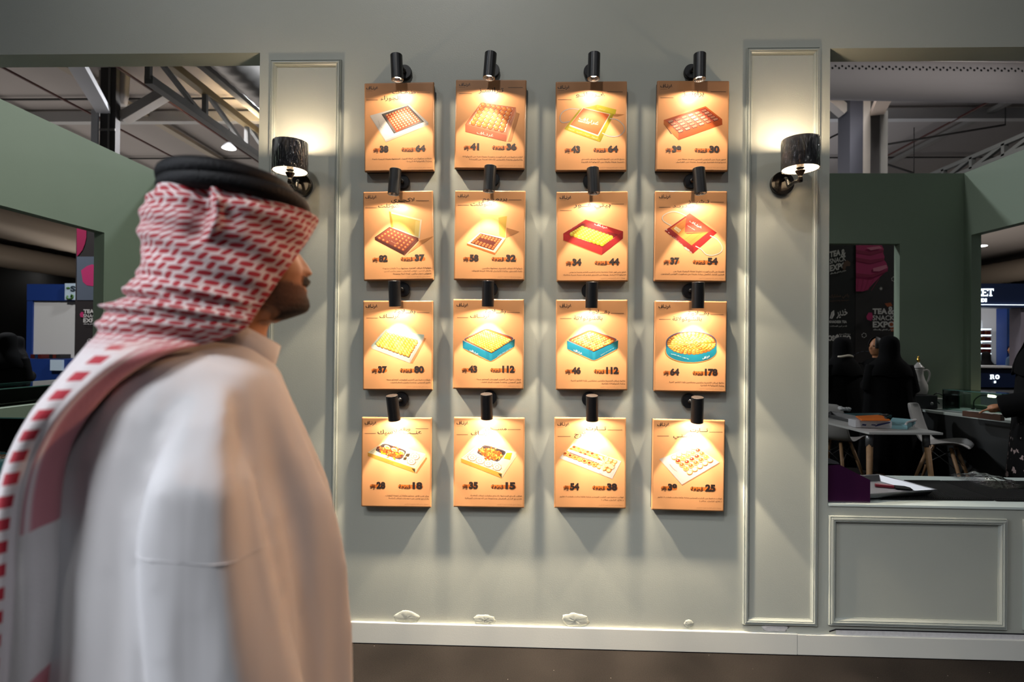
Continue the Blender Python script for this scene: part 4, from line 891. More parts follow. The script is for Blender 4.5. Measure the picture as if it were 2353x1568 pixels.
def sleeve(near):
    rr = []
    tab = [((440, 848), (560, 846), .07), ((425, 880), (556, 878), .08), ((412, 915), (552, 910), .08), ((393, 962), (550, 958), .08), ((360, 1032), (556, 1028), .076), ((335, 1100), (571, 1096), .075), ((320, 1170), (586, 1166), .076), ((313, 1230), (599, 1224), .077), ((318, 1337), (624, 1332), .077), ((328, 1450), (655, 1446), .076), ((342, 1568), (690, 1560), .074), ((362, 1700), (712, 1690), .07), ((376, 1800), (722, 1790), .066), ((384, 1850), (722, 1840), .064)]
    for i, (l, r_, dp) in enumerate(tab):
        w = -.07-.125*min(1, i/5)
        q = oval(l, r_, dp, w=w, n=40, e=2.1)
        if not near:
            q = [p + VV*(.14+.25*min(1, i/5)+.03) + EU*(.03+.0045*i) for p in q]
            c = sum(q, Vector())/len(q); q = [c+(p-c)*.85 for p in q]
        rr.append(q)
    fin = []
    for i in range(len(rr)-1):
        for k in range(5): fin.append([a.lerp(b_, k/5) for a, b_ in zip(rr[i], rr[i+1])])
    fin.append(rr[-1])
    for ri, q in enumerate(fin):
        c = sum(q, Vector())/len(q)
        for j, p in enumerate(q):
            an = 2*PI*j/len(q); d = (p-c); d.z = 0; d.normalize(); p += d*.006*min(1, ri/15)*math.sin(an*5+ri*.05+(0 if near else 2))
    return fin
SLV = sleeve(True); mb.loft(SLV); mb.loft(sleeve(False))
thobe = local(mb, ML).build('thobe', THB, man)
mods(thobe, ('REMESH', dict(mode='VOXEL', voxel_size=.0075, use_smooth_shade=True)), ('SMOOTH', dict(factor=.5, iterations=14)))
mb = MB()                                    # standing collar, open at the front tip
rings = []
for bk, fr, dn in (((462, 768), (622, 868), .074), ((472, 745), (634, 832), .069), ((486, 716), (645, 797), .065), ((488, 719), (641, 797), .0625), ((475, 748), (630, 832), .066)):
    q = oval(bk, fr, dn, n=64, e=2.3); rings.append(q[1:-1]+[q[-1]][:0])
mb.loft(rings, False, closed=False); local(mb, ML).build('collar', THB, thobe)
mb = MB()                                    # sleeve seam, stitched round the arm
q = SLV[36]; c = sum(q, Vector())/len(q); mb.tube([c+(p-c)*.982+(p-c).normalized()*.0005 for p in q[21:40]],   .0008, 6)
mods(local(mb, ML).build('sleeve_seam', THB, thobe), ('SHRINKWRAP', dict(target=thobe, wrap_mode='OUTSIDE', offset=.0004)))
# headscarf
def weave_mat(name, tail=False):
    m = bpy.data.materials.new(name); m.use_nodes = True; nt = m.node_tree; b = nt.nodes['Principled BSDF']; b.inputs['Roughness'].default_value = .85; b.inputs['Sheen Weight'].default_value = .25
    L = nt.links.new; nn = nt.nodes.new
    def math_(op, a, b_=None, c_=None):
        n = nn('ShaderNodeMath'); n.operation = op
        for i, x in enumerate((a, b_, c_)):
            if x is None: continue
            if isinstance(x, (int, float)): n.inputs[i].default_value = x
            else: L(x, n.inputs[i])
        return n.outputs[0]
    uv = nn('ShaderNodeUVMap'); uv.uv_map = 'cloth'; sp = nn('ShaderNodeSeparateXYZ'); L(uv.outputs['UV'], sp.inputs[0])
    u, v = sp.outputs[0], sp.outputs[1]
    per = .0128
    us, vs = math_('DIVIDE', u, .0185), math_('DIVIDE', v, .0122)
    fu, fv = math_('FLOOR', us), math_('FLOOR', vs)
    par = math_('MODULO', math_('ABSOLUTE', math_('ADD', fu, fv)), 2)
    x = math_('SUBTRACT', math_('SUBTRACT', us, fu), .5); y = math_('SUBTRACT', math_('SUBTRACT', vs, fv), .5)
    def el(a, c_): return math_('SQRT', math_('ADD', math_('POWER', math_('MULTIPLY', x, 1/a), 2), math_('POWER', math_('MULTIPLY', y, 1/c_), 2)))
    e1, e2 = el(.66, .36), el(.27, .66)
    d = math_('ADD', math_('MULTIPLY', e1, par), math_('MULTIPLY', e2, math_('SUBTRACT', 1, par)))
    ss = nn('ShaderNodeMapRange'); ss.interpolation_type = 'SMOOTHSTEP'; ss.inputs['From Min'].default_value = .75; ss.inputs['From Max'].default_value = 1.1; ss.inputs['To Min'].default_value = 1; ss.inputs['To Max'].default_value = 0
    L(d, ss.inputs['Value'])
    mx = nn('ShaderNodeMix'); mx.data_type = 'RGBA'; mx.inputs['A'].default_value = (.64, .53, .53, 1); mx.inputs['B'].default_value = (.36, .004, .016, 1)
    L(ss.outputs[0], mx.inputs['Factor']); col = mx.outputs['Result']
    if tail:                                 # fine pink weave with white and red border stripes along the hanging edge
        n2 = nn('ShaderNodeUVMap'); n2.uv_map = 'band'; sb = nn('ShaderNodeSeparateXYZ'); L(n2.outputs['UV'], sb.inputs[0])
        cr = nn('ShaderNodeValToRGB'); el_ = cr.color_ramp.elements; cr.color_ramp.interpolation = 'LINEAR'
        W__, PK, RD = (.66, .60, .61, 1), (.46, .17, .20, 1), (.34, .05, .06, 1)
        stops = [(0, RD), (.04, PK), (.20, PK), (.245, W__), (.27, PK), (.295, W__), (1, W__)]
        el_[0].position, el_[0].color = stops[0]; el_[1].position, el_[1].color = stops[-1]
        for p_, c_ in stops[1:-1]: e = el_.new(p_); e.color = c_
        L(sb.outputs[0], cr.inputs['Fac'])
        # dotted red rows inside the white border
        inr = math_('MULTIPLY', math_('GREATER_THAN', sb.outputs[0], .385), math_('LESS_THAN', sb.outputs[0], .50))
        vv = math_('DIVIDE', v, .026); dd = math_('ABSOLUTE', math_('SUBTRACT', math_('SUBTRACT', vv, math_('FLOOR', vv)), .5))
        dot = math_('MULTIPLY', math_('LESS_THAN', dd, .27), inr)
        m2 = nn('ShaderNodeMix'); m2.data_type = 'RGBA'; m2.inputs['B'].default_value = (.42, .012, .03, 1); L(cr.outputs['Color'], m2.inputs['A']); L(dot, m2.inputs['Factor'])
        # blend from check to border down the tail
        br = nn('ShaderNodeMapRange'); br.inputs['From Min'].default_value = .02; br.inputs['From Max'].default_value = .16; br.interpolation_type = 'SMOOTHSTEP'; L(sb.outputs[1], br.inputs['Value'])
        m3 = nn('ShaderNodeMix'); m3.data_type = 'RGBA'; L(col, m3.inputs['A']); L(m2.outputs['Result'], m3.inputs['B']); L(br.outputs[0], m3.inputs['Factor']); col = m3.outputs['Result']
        # lower corner: white panel, then fine red check again
        hi = nn('ShaderNodeMapRange'); hi.inputs['From Min'].default_value = .86; hi.inputs['From Max'].default_value = .9; L(sb.outputs[1], hi.inputs['Value'])
        m4 = nn('ShaderNodeMix'); m4.data_type = 'RGBA'; m4.inputs['B'].default_value = (.40, .07, .09, 1); L(col, m4.inputs['A']); L(hi.outputs[0], m4.inputs['Factor']); col = m4.outputs['Result']
        wp = math_('MULTIPLY', math_('MULTIPLY', math_('GREATER_THAN', sb.outputs[1], .60), math_('LESS_THAN', sb.outputs[1], .86)), math_('LESS_THAN', sb.outputs[0], .30))
        m5 = nn('ShaderNodeMix'); m5.data_type = 'RGBA'; m5.inputs['B'].default_value = (.60, .57, .57, 1); L(col, m5.inputs['A']); L(wp, m5.inputs['Factor']); col = m5.outputs['Result']
    L(col, b.inputs['Base Color'])
    nz = nn('ShaderNodeTexNoise'); nz.inputs['Scale'].default_value = 260; bp = nn('ShaderNodeBump'); bp.inputs['Strength'].default_value = .3; bp.inputs['Distance'].default_value = .002
    tc = nn('ShaderNodeTexCoord'); L(tc.outputs['Object'], nz.inputs['Vector']); L(nz.outputs['Fac'], bp.inputs['Height']); L(bp.outputs['Normal'], b.inputs['Normal'])
    return m
# key rows: front-edge pixel, back pixel, near depth, opening angle
KR = [((556, 402), (540, 400), .008, 0), ((645, 424), (432, 392), .072, 0), ((694, 492), (368, 428), .088, 0), ((712, 504), (342, 452), .096, 0), ((728, 514), (326, 478), .104, 4), ((712, 546), (320, 512), .108, 16), ((682, 588), (319, 548), .110, 34), ((648, 632), (328, 588), .112, 46),
      ((612, 682), (312, 634), .114, 54), ((583, 722), (284, 680), .118, 60), ((556, 757), (238, 716), .125, 64), ((490, 786), (226, 762), .118, 62), ((392, 812), (196, 806), .165, 58), ((300, 862), (156, 862), .178, 52), ((225, 930), (104, 934), .185, 46), ((172, 1010), (60, 1016), .175, 44),
      ((146, 1100), (33, 1100), .170, 42), ((138, 1200), (14, 1200), .165, 42), ((138, 1310), (2, 1310), .165, 42), ((130, 1440), (-8, 1440), .165, 42), ((116, 1568), (-18, 1568), .165, 42), ((96, 1720), (-26, 1720), .165, 42)]
NS = 150; SUB = 9
def krow(t):
    i = min(int(t), len(KR)-2); f = t-i
    def cr(g):
        p0, p1, p2, p3 = (g(KR[max(i-1, 0)]), g(KR[i]), g(KR[i+1]), g(KR[min(i+2, len(KR)-1)]))
        return .5*((2*p1)+(p2-p0)*f+(2*p0-5*p1+4*p2-p3)*f*f+(3*p1-p0-3*p2+p3)*f**3)
    return [cr(lambda k: k[0][0]), cr(lambda k: k[0][1]), cr(lambda k: k[1][0]), cr(lambda k: k[1][1]), cr(lambda k: k[2]), max(0, cr(lambda k: k[3]))]
verts = []; uvs = []; bands = []; fs = []
nr = (len(KR)-1)*SUB+1; vlen = 0; prev = None; T0 = 10.6
for r_ in range(nr):
    t = r_/SUB; fx, fy, bx, by, dep, op = krow(t); ph = R(op)
    F_ = U(fx, fy, -dep*math.sin(ph)); B_ = U(bx, by)
    fu, bu = (F_-M0).dot(EU), (B_-M0).dot(EU); a = (fu-bu)/(1+math.cos(ph)); cu_ = bu+a
    row = []
    for j in range(NS+1):
        s_ = j/NS; an = ph+(2*PI-2*ph)*s_; ct, st = math.cos(an), math.sin(an)
        e = 2.3; x = math.copysign(abs(ct)**(2/e), ct) if t < 11 else ct; y = math.copysign(abs(st)**(2/e), st) if t < 11 else st
        if j == 0: x, y = math.cos(ph), math.sin(ph)
        w_ = -dep*y; u_ = cu_+a*x-(.12*max(0, w_) if t < 11 else 0)
        f = max(0, min(1, (u_-bu)/max(1e-4, fu-bu))); z = B_.z+(F_.z-B_.z)*f
        p = M0+EU*u_+VV*w_; p.z = z
        nrm = (EU*ct*dep-VV*st*a).normalized()
        edge = min(1, s_/.03, (1-s_)/.03)
        # folds sweeping from the nape to the face edge, fading into long folds down the tail
        g = math.exp(-((t-9.4)/1.35)**2)*(.25+.75*min(1, max(0, (min(s_, 1-s_)-.06)/.22)))
        p += nrm*edge*g*(.0085*math.sin(2*PI*((t-7)*.98-.75*s_))+.004*math.sin(2*PI*((t-7)*2.1+1.3*s_)))
        if t > 11: p += nrm*min(1, (t-11)/3)*(.004*math.sin(s_*34)+.0025*math.sin(s_*61+t*.4))
        if 2 < t < 9:                        # the loop of cloth tucked up under the cord
            qx, qy = proj(p)
            if st > 0:
                wy = max(0, 1-((qy-478)/82)**2); dx_ = qx-(500+.00+(qy-478)**2*-.004)
                p += nrm*wy*(.016*math.exp(-(dx_/13)**2)-.017*math.exp(-((dx_+34)/24)**2)+.006*math.exp(-((dx_-60)/40)**2))
            p += nrm*edge*.0022*math.sin(t*5+s_*23)
        row.append(p)
    if prev: vlen += sum((row[j]-prev[j]).length for j in range(8, NS//2, 8))/len(range(8, NS//2, 8))
    prev = row; acc = 0
    for j in range(NS+1):
        if j: acc += (row[j]-row[j-1]).length
        verts.append(row[j]-ML); uvs.append((acc if t < 11.5 else acc, vlen))
        bands.append((min(1, (j/NS)/.5), max(0, (t-T0)/10.4)))
# keep the weave straight: blend horizontal arc length with a fixed width
for r_ in range(nr-1):
    for j in range(NS):
        i0 = r_*(NS+1)+j; fs.append((i0, i0+1, i0+NS+2, i0+NS+1))
me = bpy.data.meshes.new('headscarf'); me.from_pydata(verts, [], fs); me.polygons.foreach_set('use_smooth', [True]*len(fs))
ul = me.uv_layers.new(name='cloth'); ub = me.uv_layers.new(name='band')
for l in me.loops: ul.data[l.index].uv = uvs[l.vertex_index]; ub.data[l.index].uv = bands[l.vertex_index]
me.materials.append(weave_mat('red_white_check', True)); sc_ = bpy.data.objects.new('headscarf', me); C.objects.link(sc_); sc_.parent = man
mods(sc_, ('SUBSURF', dict(levels=0, render_levels=0)), ('SOLIDIFY', dict(thickness=.0025, offset=-1)))
# the doubled black cord
CORD = mat('black_cord', (.004, .004, .005), .6, bump=.4, bscale=260, spec=.2)
ag = None
for i, (bk, fr, dn, rr) in enumerate((((383, 428), (690, 488), .098, .0150), ((381, 402), (655, 458), .094, .0150))):
    q = oval(bk, fr, dn, n=60, e=2.1)
    o = local(MB().tube(q+[q[0]], rr, 14), ML).build('cord_loop', CORD, ag or man)
    if ag is None: ag = o; o.name = 'head_cord'
# sandals
for s_, du in ((-1, -.015), (1, .06)):
    b0 = uc+du; mb = MB(); ring = []
    mb.loft([[P(b0+.065+.155*math.cos(2*PI*j/28), s_*.108+(.05 if math.cos(2*PI*j/28) > 0 else .042)*math.sin(2*PI*j/28), z) for j in range(28)] for z in (.002, .016)])
    so = local(mb, ML).build('sandal', mat('sandal_leather', (.05, .028, .018), .5), man)
    local(MB().tube([P(b0+.08, s_*.108-.052, .015), P(b0+.085, s_*.108-.04, .06), P(b0+.09, s_*.108, .085), P(b0+.085, s_*.108+.04, .06), P(b0+.08, s_*.108+.052, .015)], .009, 8), ML).build('strap', MATS['sandal_leather'], so)
# ------------------------------------------------------------------ the exhibition hall beyond the booth
HC_ = 9.0                                     # ceiling height
CEIL = mat('roof_sheet', (.36, .33, .315), .8, var=.12, vscale=.25)
STEEL = mat('hall_steel', (.20, .196, .185), .6); STEELD = mat('hall_steel_dark', (.045, .043, .042), .6); STEELW = mat('hall_steel_white', (.72, .74, .77), .5)
GOLD = mat('truss_ochre', (.36, .26, .12), .5); PIPE = mat('sprinkler_red', (.06, .014, .012), .5); WRAP = mat('column_wrap', (.30, .275, .25), .85, bump=.5, bscale=4)
DARK = mat('hall_wall_dark', (.02, .019, .019), .8, var=.3, vscale=1)
struct(MB().box((-45, -4, HC_), (45, 52, HC_+.2)).build('ceiling', CEIL))
for nm_, x_ in (('wall_hall_left', -45), ('wall_hall_right', 45)): struct(MB().box((x_-.3, -4, 0), (x_+.3, 50, HC_)).build(nm_, DARK))
struct(MB().box((-45, 50, 0), (45, 50.3, HC_)).build('wall_hall', DARK))
mb = MB()
for i in range(40): mb.box((-44+i*2.25, 49.7, 0), (-43.8+i*2.25, 49.99, HC_-.01))
struct(mb.build('trim_7', STEEL))
def rod(name, M_, a, b, w_, h_, label, cat, group=None):
    o = MB().bar(a, b, w_, h_).build(name, M_); return tag(o, label, cat, group)
def ypx(py, z): return (z-CAM.z)/((790-py)/FP)*1.0+CAM.y
# purlins across the hall
for i, (py, M_, w_, z, lb) in enumerate(((217, STEELD, .05, 8.9, 'thin dark purlin across the roof nearest the booth'), (358, STEELD, .06, 8.9, 'thin dark purlin across the far end of the roof'))):
    Y = ypx(py, z); rod('roof_purlin', M_, (-40, Y, z), (40, Y, z), w_, .05, lb, 'beam')
Y1_ = ypx(262, 8.75); rod('roof_beam', mat('beam_grey', (.42, .42, .42), .5), (-40, Y1_, 8.75), (40, Y1_, 8.75), .25, .32, 'wide grey cross beam under the roof sheets', 'beam')
# sheet laps, pipes and beams running away from the viewer
def along(name, px, py, z, M_, w_, h_, label, cat, y1=48, group=None):
    p = atz(px, py, z); o = MB().box((p.x-w_/2, max(p.y-6, 1), z-h_/2), (p.x+w_/2, y1, z+h_/2)).build(name, M_); return tag(o, label, cat, group)
along('sprinkler_pipe', 110, 210, 8.5, PIPE, .05, .05, 'dark red sprinkler pipe left of the wrapped column', 'pipe')
along('sprinkler_pipe', 360, 215, 8.5, PIPE, .05, .05, 'dark red sprinkler pipe right of the wrapped column', 'pipe')
along('sprinkler_pipe', 2220, 262, 8.6, PIPE, .05, .05, 'dark red sprinkler pipe above the right wall', 'pipe')
along('roof_rail', 180, 320, 8.8, STEELD, .14, .08, 'dark roof rail above the green left wall', 'beam')
along('roof_rail', 410, 310, 8.8, mat('rail_tan', (.33, .28, .22), .6), .28, .12, 'tan roof rail between column and truss', 'beam')
along('roof_rail', 520, 190, 8.6, STEEL, .2, .3, 'grey roof rail left of the silver duct', 'beam')
along('roof_rail', 2130, 330, 8.8, STEEL, .2, .12, 'pale roof rail right of the dark columns', 'beam')
# silver spiral duct
p = atz(575, 165, 7.9); mb = MB(); rings = []; n = 28; DUCT = mat('duct_silver', (.5, .48, .46), .35, .5)
y = 7.0; k = 0
while y < 40:
    r_ = .62 + (.012 if k % 4 == 0 else 0); rings.append([Vector((p.x+.1+r_*math.cos(2*PI*j/n), y, 7.95+r_*math.sin(2*PI*j/n))) for j in range(n)]); y += .09; k += 1
mb.loft(rings, True); tag(mb.build('air_duct', DUCT), 'silver spiral air duct under the roof beside the left pier', 'duct')
for nm_, x_, z_ in (('lower', -37, 7.4), ('upper', -27, 7.5), ('right', 36, 7.4)):
    mb = MB(); rings = []
    for k in range(60): rings.append([Vector((x_+(.8+(.02 if k % 2 else 0))*math.cos(2*PI*j/20), 20+k*.5, z_+(.8+(.02 if k % 2 else 0))*math.sin(2*PI*j/20))) for j in range(20)])
    mb.loft(rings); tag(mb.build('air_duct', mat('duct_tan', (.32, .27, .22), .5, .2)), {'lower': 'lower of two tan ducts seen through the left wall opening', 'upper': 'upper of two tan ducts seen through the left wall opening', 'right': 'tan air duct seen through the right wall opening'}[nm_], 'duct')
# the wrapped column with its pale flange, bracket beam and diagonal brace
CY = 12.4
def colthing(xl, xr, Y, label): 
    return thing('hall_column', label, 'column', ((at(xl, 330, Y).x+at(xr, 330, Y).x)/2, Y, 0))
t = colthing(247, 283, CY, 'dark steel hall column with fabric wrapped round its top'); o_ = t.location.copy()
X = lambda px, py=330: at(px, py, CY).x-o_.x
MB().box((X(248), -.3, .001), (X(283), -.12, HC_)).build('column_shaft', STEELD, t)
MB().box((X(232), -.36, .001), (X(247), -.31, at(240, 264, CY).z)).build('pale_flange', STEELW, t)
mb = MB()
for k in range(6): mb.box((X(249), -.33, 3.5+k*.75), (X(284), -.301, 3.56+k*.75))
mb.box((X(268), -.34, 1), (X(271), -.301, HC_)); mb.build('ladder_rail', STEEL, t)
zw = at(260, 240, CY).z; mb = MB(); rings = []
for i, z in enumerate((zw, zw+.25, zw+.9, zw+1.6, HC_)):
    f = (1, 1.08, 1.12, 1.05, 1.1)[i]; rings.append([Vector(((X(234)+X(286))/2+(X(286)-X(234))/2*f*math.copysign(abs(math.cos(2*PI*j/24))**.5, math.cos(2*PI*j/24))+.03*math.sin(j*3+i), .16*f*math.copysign(abs(math.sin(2*PI*j/24))**.5, math.sin(2*PI*j/24)), z)) for j in range(24)])
mb.loft(rings); mb.build('fabric_wrap', WRAP, t)
a = at(284, 272, CY)-o_; b = at(384, 213, CY)-o_; MB().bar(a, b, .3, .26).build('diagonal_brace', WRAP, t)
a = at(243, 263, CY)-o_; b = at(172, 140, 9.0)-o_
MB().bar(a, b, .34, .16).build('bracket_beam', STEELW, t)
# roof truss running away beside the duct
def truss(label, pts_lo, pts_hi, Ml, Mh, n, w_=.2, web=STEEL):
    t = thing('roof_truss', label, 'truss', (0, 0, 0)); (l0, l1), (h0, h1) = pts_lo, pts_hi; t.location = l0
    MB().bar(l0-l0, l1-l0, w_, w_*.9).build('bottom_chord', Ml, t); MB().bar(h0-l0, h1-l0, w_, w_*.9).build('top_chord', Mh, t)
    for i in range(n):
        f0, f1 = i/n, (i+1)/n; A, B, D = l0.lerp(l1, f0), h0.lerp(h1, f0), l0.lerp(l1, f1)
        MB().bar(A-l0, B-l0, .12, .1).build('post', web, t); MB().bar(B-l0, D-l0, .10, .1).build('web_diagonal', web, t)
    return t
a = atz(384, 213, 7.4); lo = (Vector((a.x, 9.5, 7.4)), Vector((a.x, 40, 7.4)))
truss('pale roof truss with ochre top chord running away beside the duct', lo, (Vector((a.x, 9.5, 8.13)), Vector((a.x, 40, 8.13))), STEEL, GOLD, 14)
a = Vector((12.45, 0, 0))
truss('grey lattice truss rising above the right booth wall', (Vector((a.x, 8, 6.6)), Vector((a.x, 36, 6.6))), (Vector((a.x, 8, 6.93)), Vector((a.x, 36, 6.93))), mat('truss_dark', (.10, .105, .10), .6), MATS['truss_dark'], 26, .12, MATS['truss_dark'])
# high-bay lamps in view
HB = mat('high_bay_glow', (1, 1, .96), .4, emit=(1, .98, .93), es=14)
def highbay(px, py, z, r_, label):
    p = atz(px, py, z); t = thing('high_bay_lamp', label, 'lamp', p, 0, None)
    MB().lathe([(.001, .22), (.06, .2), (r_*.5, .15), (r_, .03), (r_, 0), (r_*.96, 0)], n=24, cap=False).build('reflector_dish', STEELW, t)
    MB().lathe([(.001, -.004), (r_*.95, .0)], n=24, cap=False).build('diffuser', HB, t); MB().cyl((0, 0, .2), (0, 0, HC_-z), .015, 8).build('hanging_rod', STEELD, t)
highbay(526, 341, 8.1, .23, 'round white high-bay lamp hanging above the man in the left opening')
highbay(66, 545, 8.0, .45, 'small bright hall lamp by the silver duct in the left wall opening')
highbay(125, 619, 8.0, .5, 'small bright hall lamp above the left blue stand')
highbay(2251, 566, 8.0, .4, 'bright hall lamp above the right blue stand')
# hanging fabric air sock with punched holes across the right opening
Yd = 8.6; A, B = at(1860, 183, Yd), at(2420, 192, Yd); r_ = 42/FP*(Yd+2.75)
t = thing('fabric_air_duct', 'pale fabric air duct with rows of punched holes across the right opening', 'duct', (A+B)/2)
SOCK = mat('duct_fabric', (.42, .39, .385), .85, bump=.15, bscale=6); HOLE = mat('duct_hole', (.01, .01, .01), .9)
A2 = A+(A-B)*.35; B2 = B+(B-A)*1.2; c = t.location
MB().tube([A2-c, A2.lerp(B2, .33)-c, A2.lerp(B2, .66)-c, B2-c], r_, 48).build('fabric_sleeve', SOCK, t)
mb = MB(); d = (B-A).normalized(); pit = .128
up_ = Vector((0, 0, 1)); fw_ = d.cross(up_)
for i in range(-16, 60):
    for q_, (dz, dx) in enumerate(((26, .0), (33, .065))):
        an = R(dz-18); cpt = A+d*(i*pit+dx)+Vector((0, -math.cos(an), math.sin(an)))*(r_+.003); ax2 = Vector((0, -math.sin(an), -math.cos(an)))
        cpt -= c; mb.add([cpt+d*.021*math.cos(2*PI*k/10)+ax2*.026*math.sin(2*PI*k/10) for k in range(10)], [list(range(10))])
mb.build('punched_holes', HOLE, t)
# right-hand columns
CY2 = 13.0
t = colthing(1940, 2020, CY2, 'paired dark steel hall columns behind the right opening'); o_ = t.location.copy()
X2 = lambda px, py=330: at(px, py, CY2).x-o_.x
MB().box((X2(1939), -.3, .001), (X2(1968), .3, HC_)).build('column_shaft', mat('column_blue_black', (.035, .037, .05), .5), t)
MB().box((X2(1968), -.32, .001), (X2(1984), -.1, HC_)).build('pale_flange', WRAP, t)
MB().box((X2(1984), -.3, .001), (X2(2006), .3, HC_)).build('column_shaft', STEELD, t)
MB().box((X2(2006), -.34, .001), (X2(2022), -.1, at(2014, 265, CY2).z)).build('pale_flange', STEEL, t)
a = at(2014, 262, CY2)-o_; b = at(2036, 215, 10.0)-o_; MB().bar(a, b, .32, .16).build('bracket_beam', mat('warm_bracket', (.75, .6, .48), .6), t)
a = at(1941, 258, CY2)-o_; b = at(1890, 215, CY2)-o_; MB().bar(a, b, .3, .26).build('diagonal_brace', WRAP, t)
Yr = ypx(268, 8.7)
for (x0, y0, x1, y1, lb) in ((2020, 335, 2310, 287, 'thin steel tie rod crossing right of the dark columns'), (1905, 318, 1942, 300, 'thin steel tie rod just left of the dark columns'), (2020, 372, 2100, 398, 'short steel tie rod low above the right back wall')):
    YT = 14.5 if x0 < 2015 or y0 < 350 else 16.5; a, b = at(x0, y0, YT), at(x1, y1, YT); o = MB().bar(a, b, .05, .05).bar(a, Vector((a.x, a.y, HC_-.001)), .02, .02).bar(b, Vector((b.x, b.y, HC_-.001)), .02, .02).build('tie_rod', STEELD); tag(o, lb, 'rod')
# blue stand seen through the left wall opening
BLUE = mat('stand_blue', (.006, .03, .16), .5); BLUED = mat('stand_navy', (.003, .012, .05), .5); WHT = mat('stand_white', (.55, .53, .50), .6); LOGOG = mat('logo_green', (.06, .16, .03), .5); LOGON = mat('logo_dark', (.02, .035, .05), .5); PALE = mat('sign_pale', (.48, .58, .66), .5)
YK = 10.0
def qk(px, py, dy=0): return at(px, py, YK+dy)
a, b = qk(62, 653), qk(215, 878); c = Vector((a.x, YK, 0))
t = thing('exhibition_stand', 'blue exhibition stand with pale window and leaf logo through the left wall opening', 'stand', c)
K = lambda px, py: qk(px, py)-c
def kbox(name, M_, x0, y0, x1, y1, d0, d1, par):
    p, q_ = K(x0, y0), K(x1, y1); return MB().box((p.x, d0, q_.z), (q_.x, d1, p.z)).build(name, M_, par)
kbox('fascia', BLUE, 62, 653, 230, 692, 0, 1.5, t); kbox('side_post', BLUE, 62, 692, 72, 878, 0, 1.5, t); kbox('back_panel', WHT, 72.3, 692, 230, 824, .04, .1, t)
kbox('counter_front', BLUE, 72.3, 824, 230, 878, -.4, .039, t); MB().box((K(60, 0).x, .0, .001), (K(230, 0).x, 1, K(60, 878).z)).build('plinth', WHT, t)
s_ = kbox('logo_sign', PALE, 154, 652, 180, 690, -.06, -.002, t); p = K(158, 684)
mb = MB(); mb.use(LOGON); put_text(mb, 'S', lambda u, v: K(167+12*u, 671-13*v)+Vector((0, -.07, 0)), .05)
mb.use(LOGOG); mb.tube([K(x, y)+Vector((0, -.07, 0)) for x, y in ((161, 680), (159, 686), (165, 688), (172, 686), (174, 680), (170, 678), (169, 684))], .018, 6); mb.ell(K(162, 663)+Vector((0, -.07, 0)), .05, .008, .025); mb.build('logo_lettering', LOGON, s_)
kbox('lower_sign', PALE, 154, 826, 180, 850, -.46, -.402, t)
for i, (x0, x1, cl) in enumerate(((101, 110, '7A3330'), (111, 117, '2F5A86'), (118, 125, '8A3B35'), (143, 150, '3A3A3E'), (151, 158, '9A4A3C'), (159, 168, '55504E'))):
    p, q_ = K(x0, 814), K(x1, 824); o = MB().box((c.x+p.x, YK-.36, c.z+q_.z+.004), (c.x+q_.x, YK-.06, c.z+p.z), .01).build('snack_packet', pm(cl))
    tag(o, '%s snack packet on the left blue stand, %s' % (('dark red', 'blue', 'red', 'charcoal', 'orange brown', 'grey')[i], ('leftmost of its row', 'second from the left', 'third from the left', 'third from the right', 'second from the right', 'rightmost of its row')[i]), 'packet', 'packets on the left blue stand')
# expo banners ---------------------------------------------------------------
BB = mat('banner_charcoal', (.026, .020, .020), .5); BBK = mat('banner_black', (.007, .006, .006), .5); PINK = mat('banner_pink', (.50, .03, .14), .5); PINK2 = mat('banner_pink_dark', (.32, .012, .07), .5); PINK3 = mat('banner_pink_light', (.75, .22, .33), .5); BW = mat('banner_white', (.62, .58, .55), .5); BRN = mat('banner_brown', (.12, .06, .035), .5); ORG = mat('banner_orange', (.42, .10, .03), .5); GREYB = mat('banner_grey_band', (.10, .12, .16), .5)
class Flat:
    def __init__(s, mb, q): s.mb, s.q, s.n = mb, q, 0
    def poly(s, M_, *p):
        s.n += 1; s.mb.use(M_); P = [s.q(p[i], p[i+1])+Vector((0, -.004-.0012*s.n, 0)) for i in range(0, len(p), 2)]; s.mb.add(P, [list(range(len(P)))]); return s
    def txt(s, M_, body, x0, y0, x1, y1, sk=0, bold=.02):
        s.n += 1; s.mb.use(M_); put_text(s.mb, body, lambda u, v: s.q(x0+(x1-x0)*u, y1+(y0-y1)*v-sk*u)+Vector((0, -.004-.0012*s.n, 0)), bold); return s
    def ring(s, M_, x, y, r0, r1, dash=6):
        s.n += 1; s.mb.use(M_)
        for d_ in range(dash):
            a0 = 2*PI*d_/dash; P = []
            for i in range(4): an = a0+.7*2*PI/dash*i/3; P.append((an, r1))
            for i in range(3, -1, -1): an = a0+.7*2*PI/dash*i/3; P.append((an, r0))
            s.mb.add([s.q(x+math.cos(an)*rr, y+math.sin(an)*rr)+Vector((0, -.004-.0012*s.n, 0)) for an, rr in P], [list(range(8))])
        return s
def expo(f, x, y, w_, h_, sk=0):
    f.txt(BW, 'TEA', x, y+h_*.06, x+w_*.66, y+h_*.30, sk*.66, .05).txt(BW, '&', x+w_*.68, y-h_*.02, x+w_*.97, y+h_*.32, sk*.3, .03).txt(BW, 'SNACK', x, y+h_*.35, x+w_*.98, y+h_*.56, sk, .02).txt(BW, 'EXPO', x, y+h_*.60, x+w_, y+h_*.86, sk, .04).txt(BW, 'معرض الشاي والسناك', x+w_*.02, y+h_*.91, x+w_*.98, y+h_*1.0, sk, .05)
YB1 = 6.6
t = thing('expo_banner', 'charcoal expo banner pillar with pink shapes seen through the left wall opening', 'banner', at(200, 700, YB1)); t.location.z = 0; c = t.location
qb1 = lambda x, y: at(x, y, YB1)-c
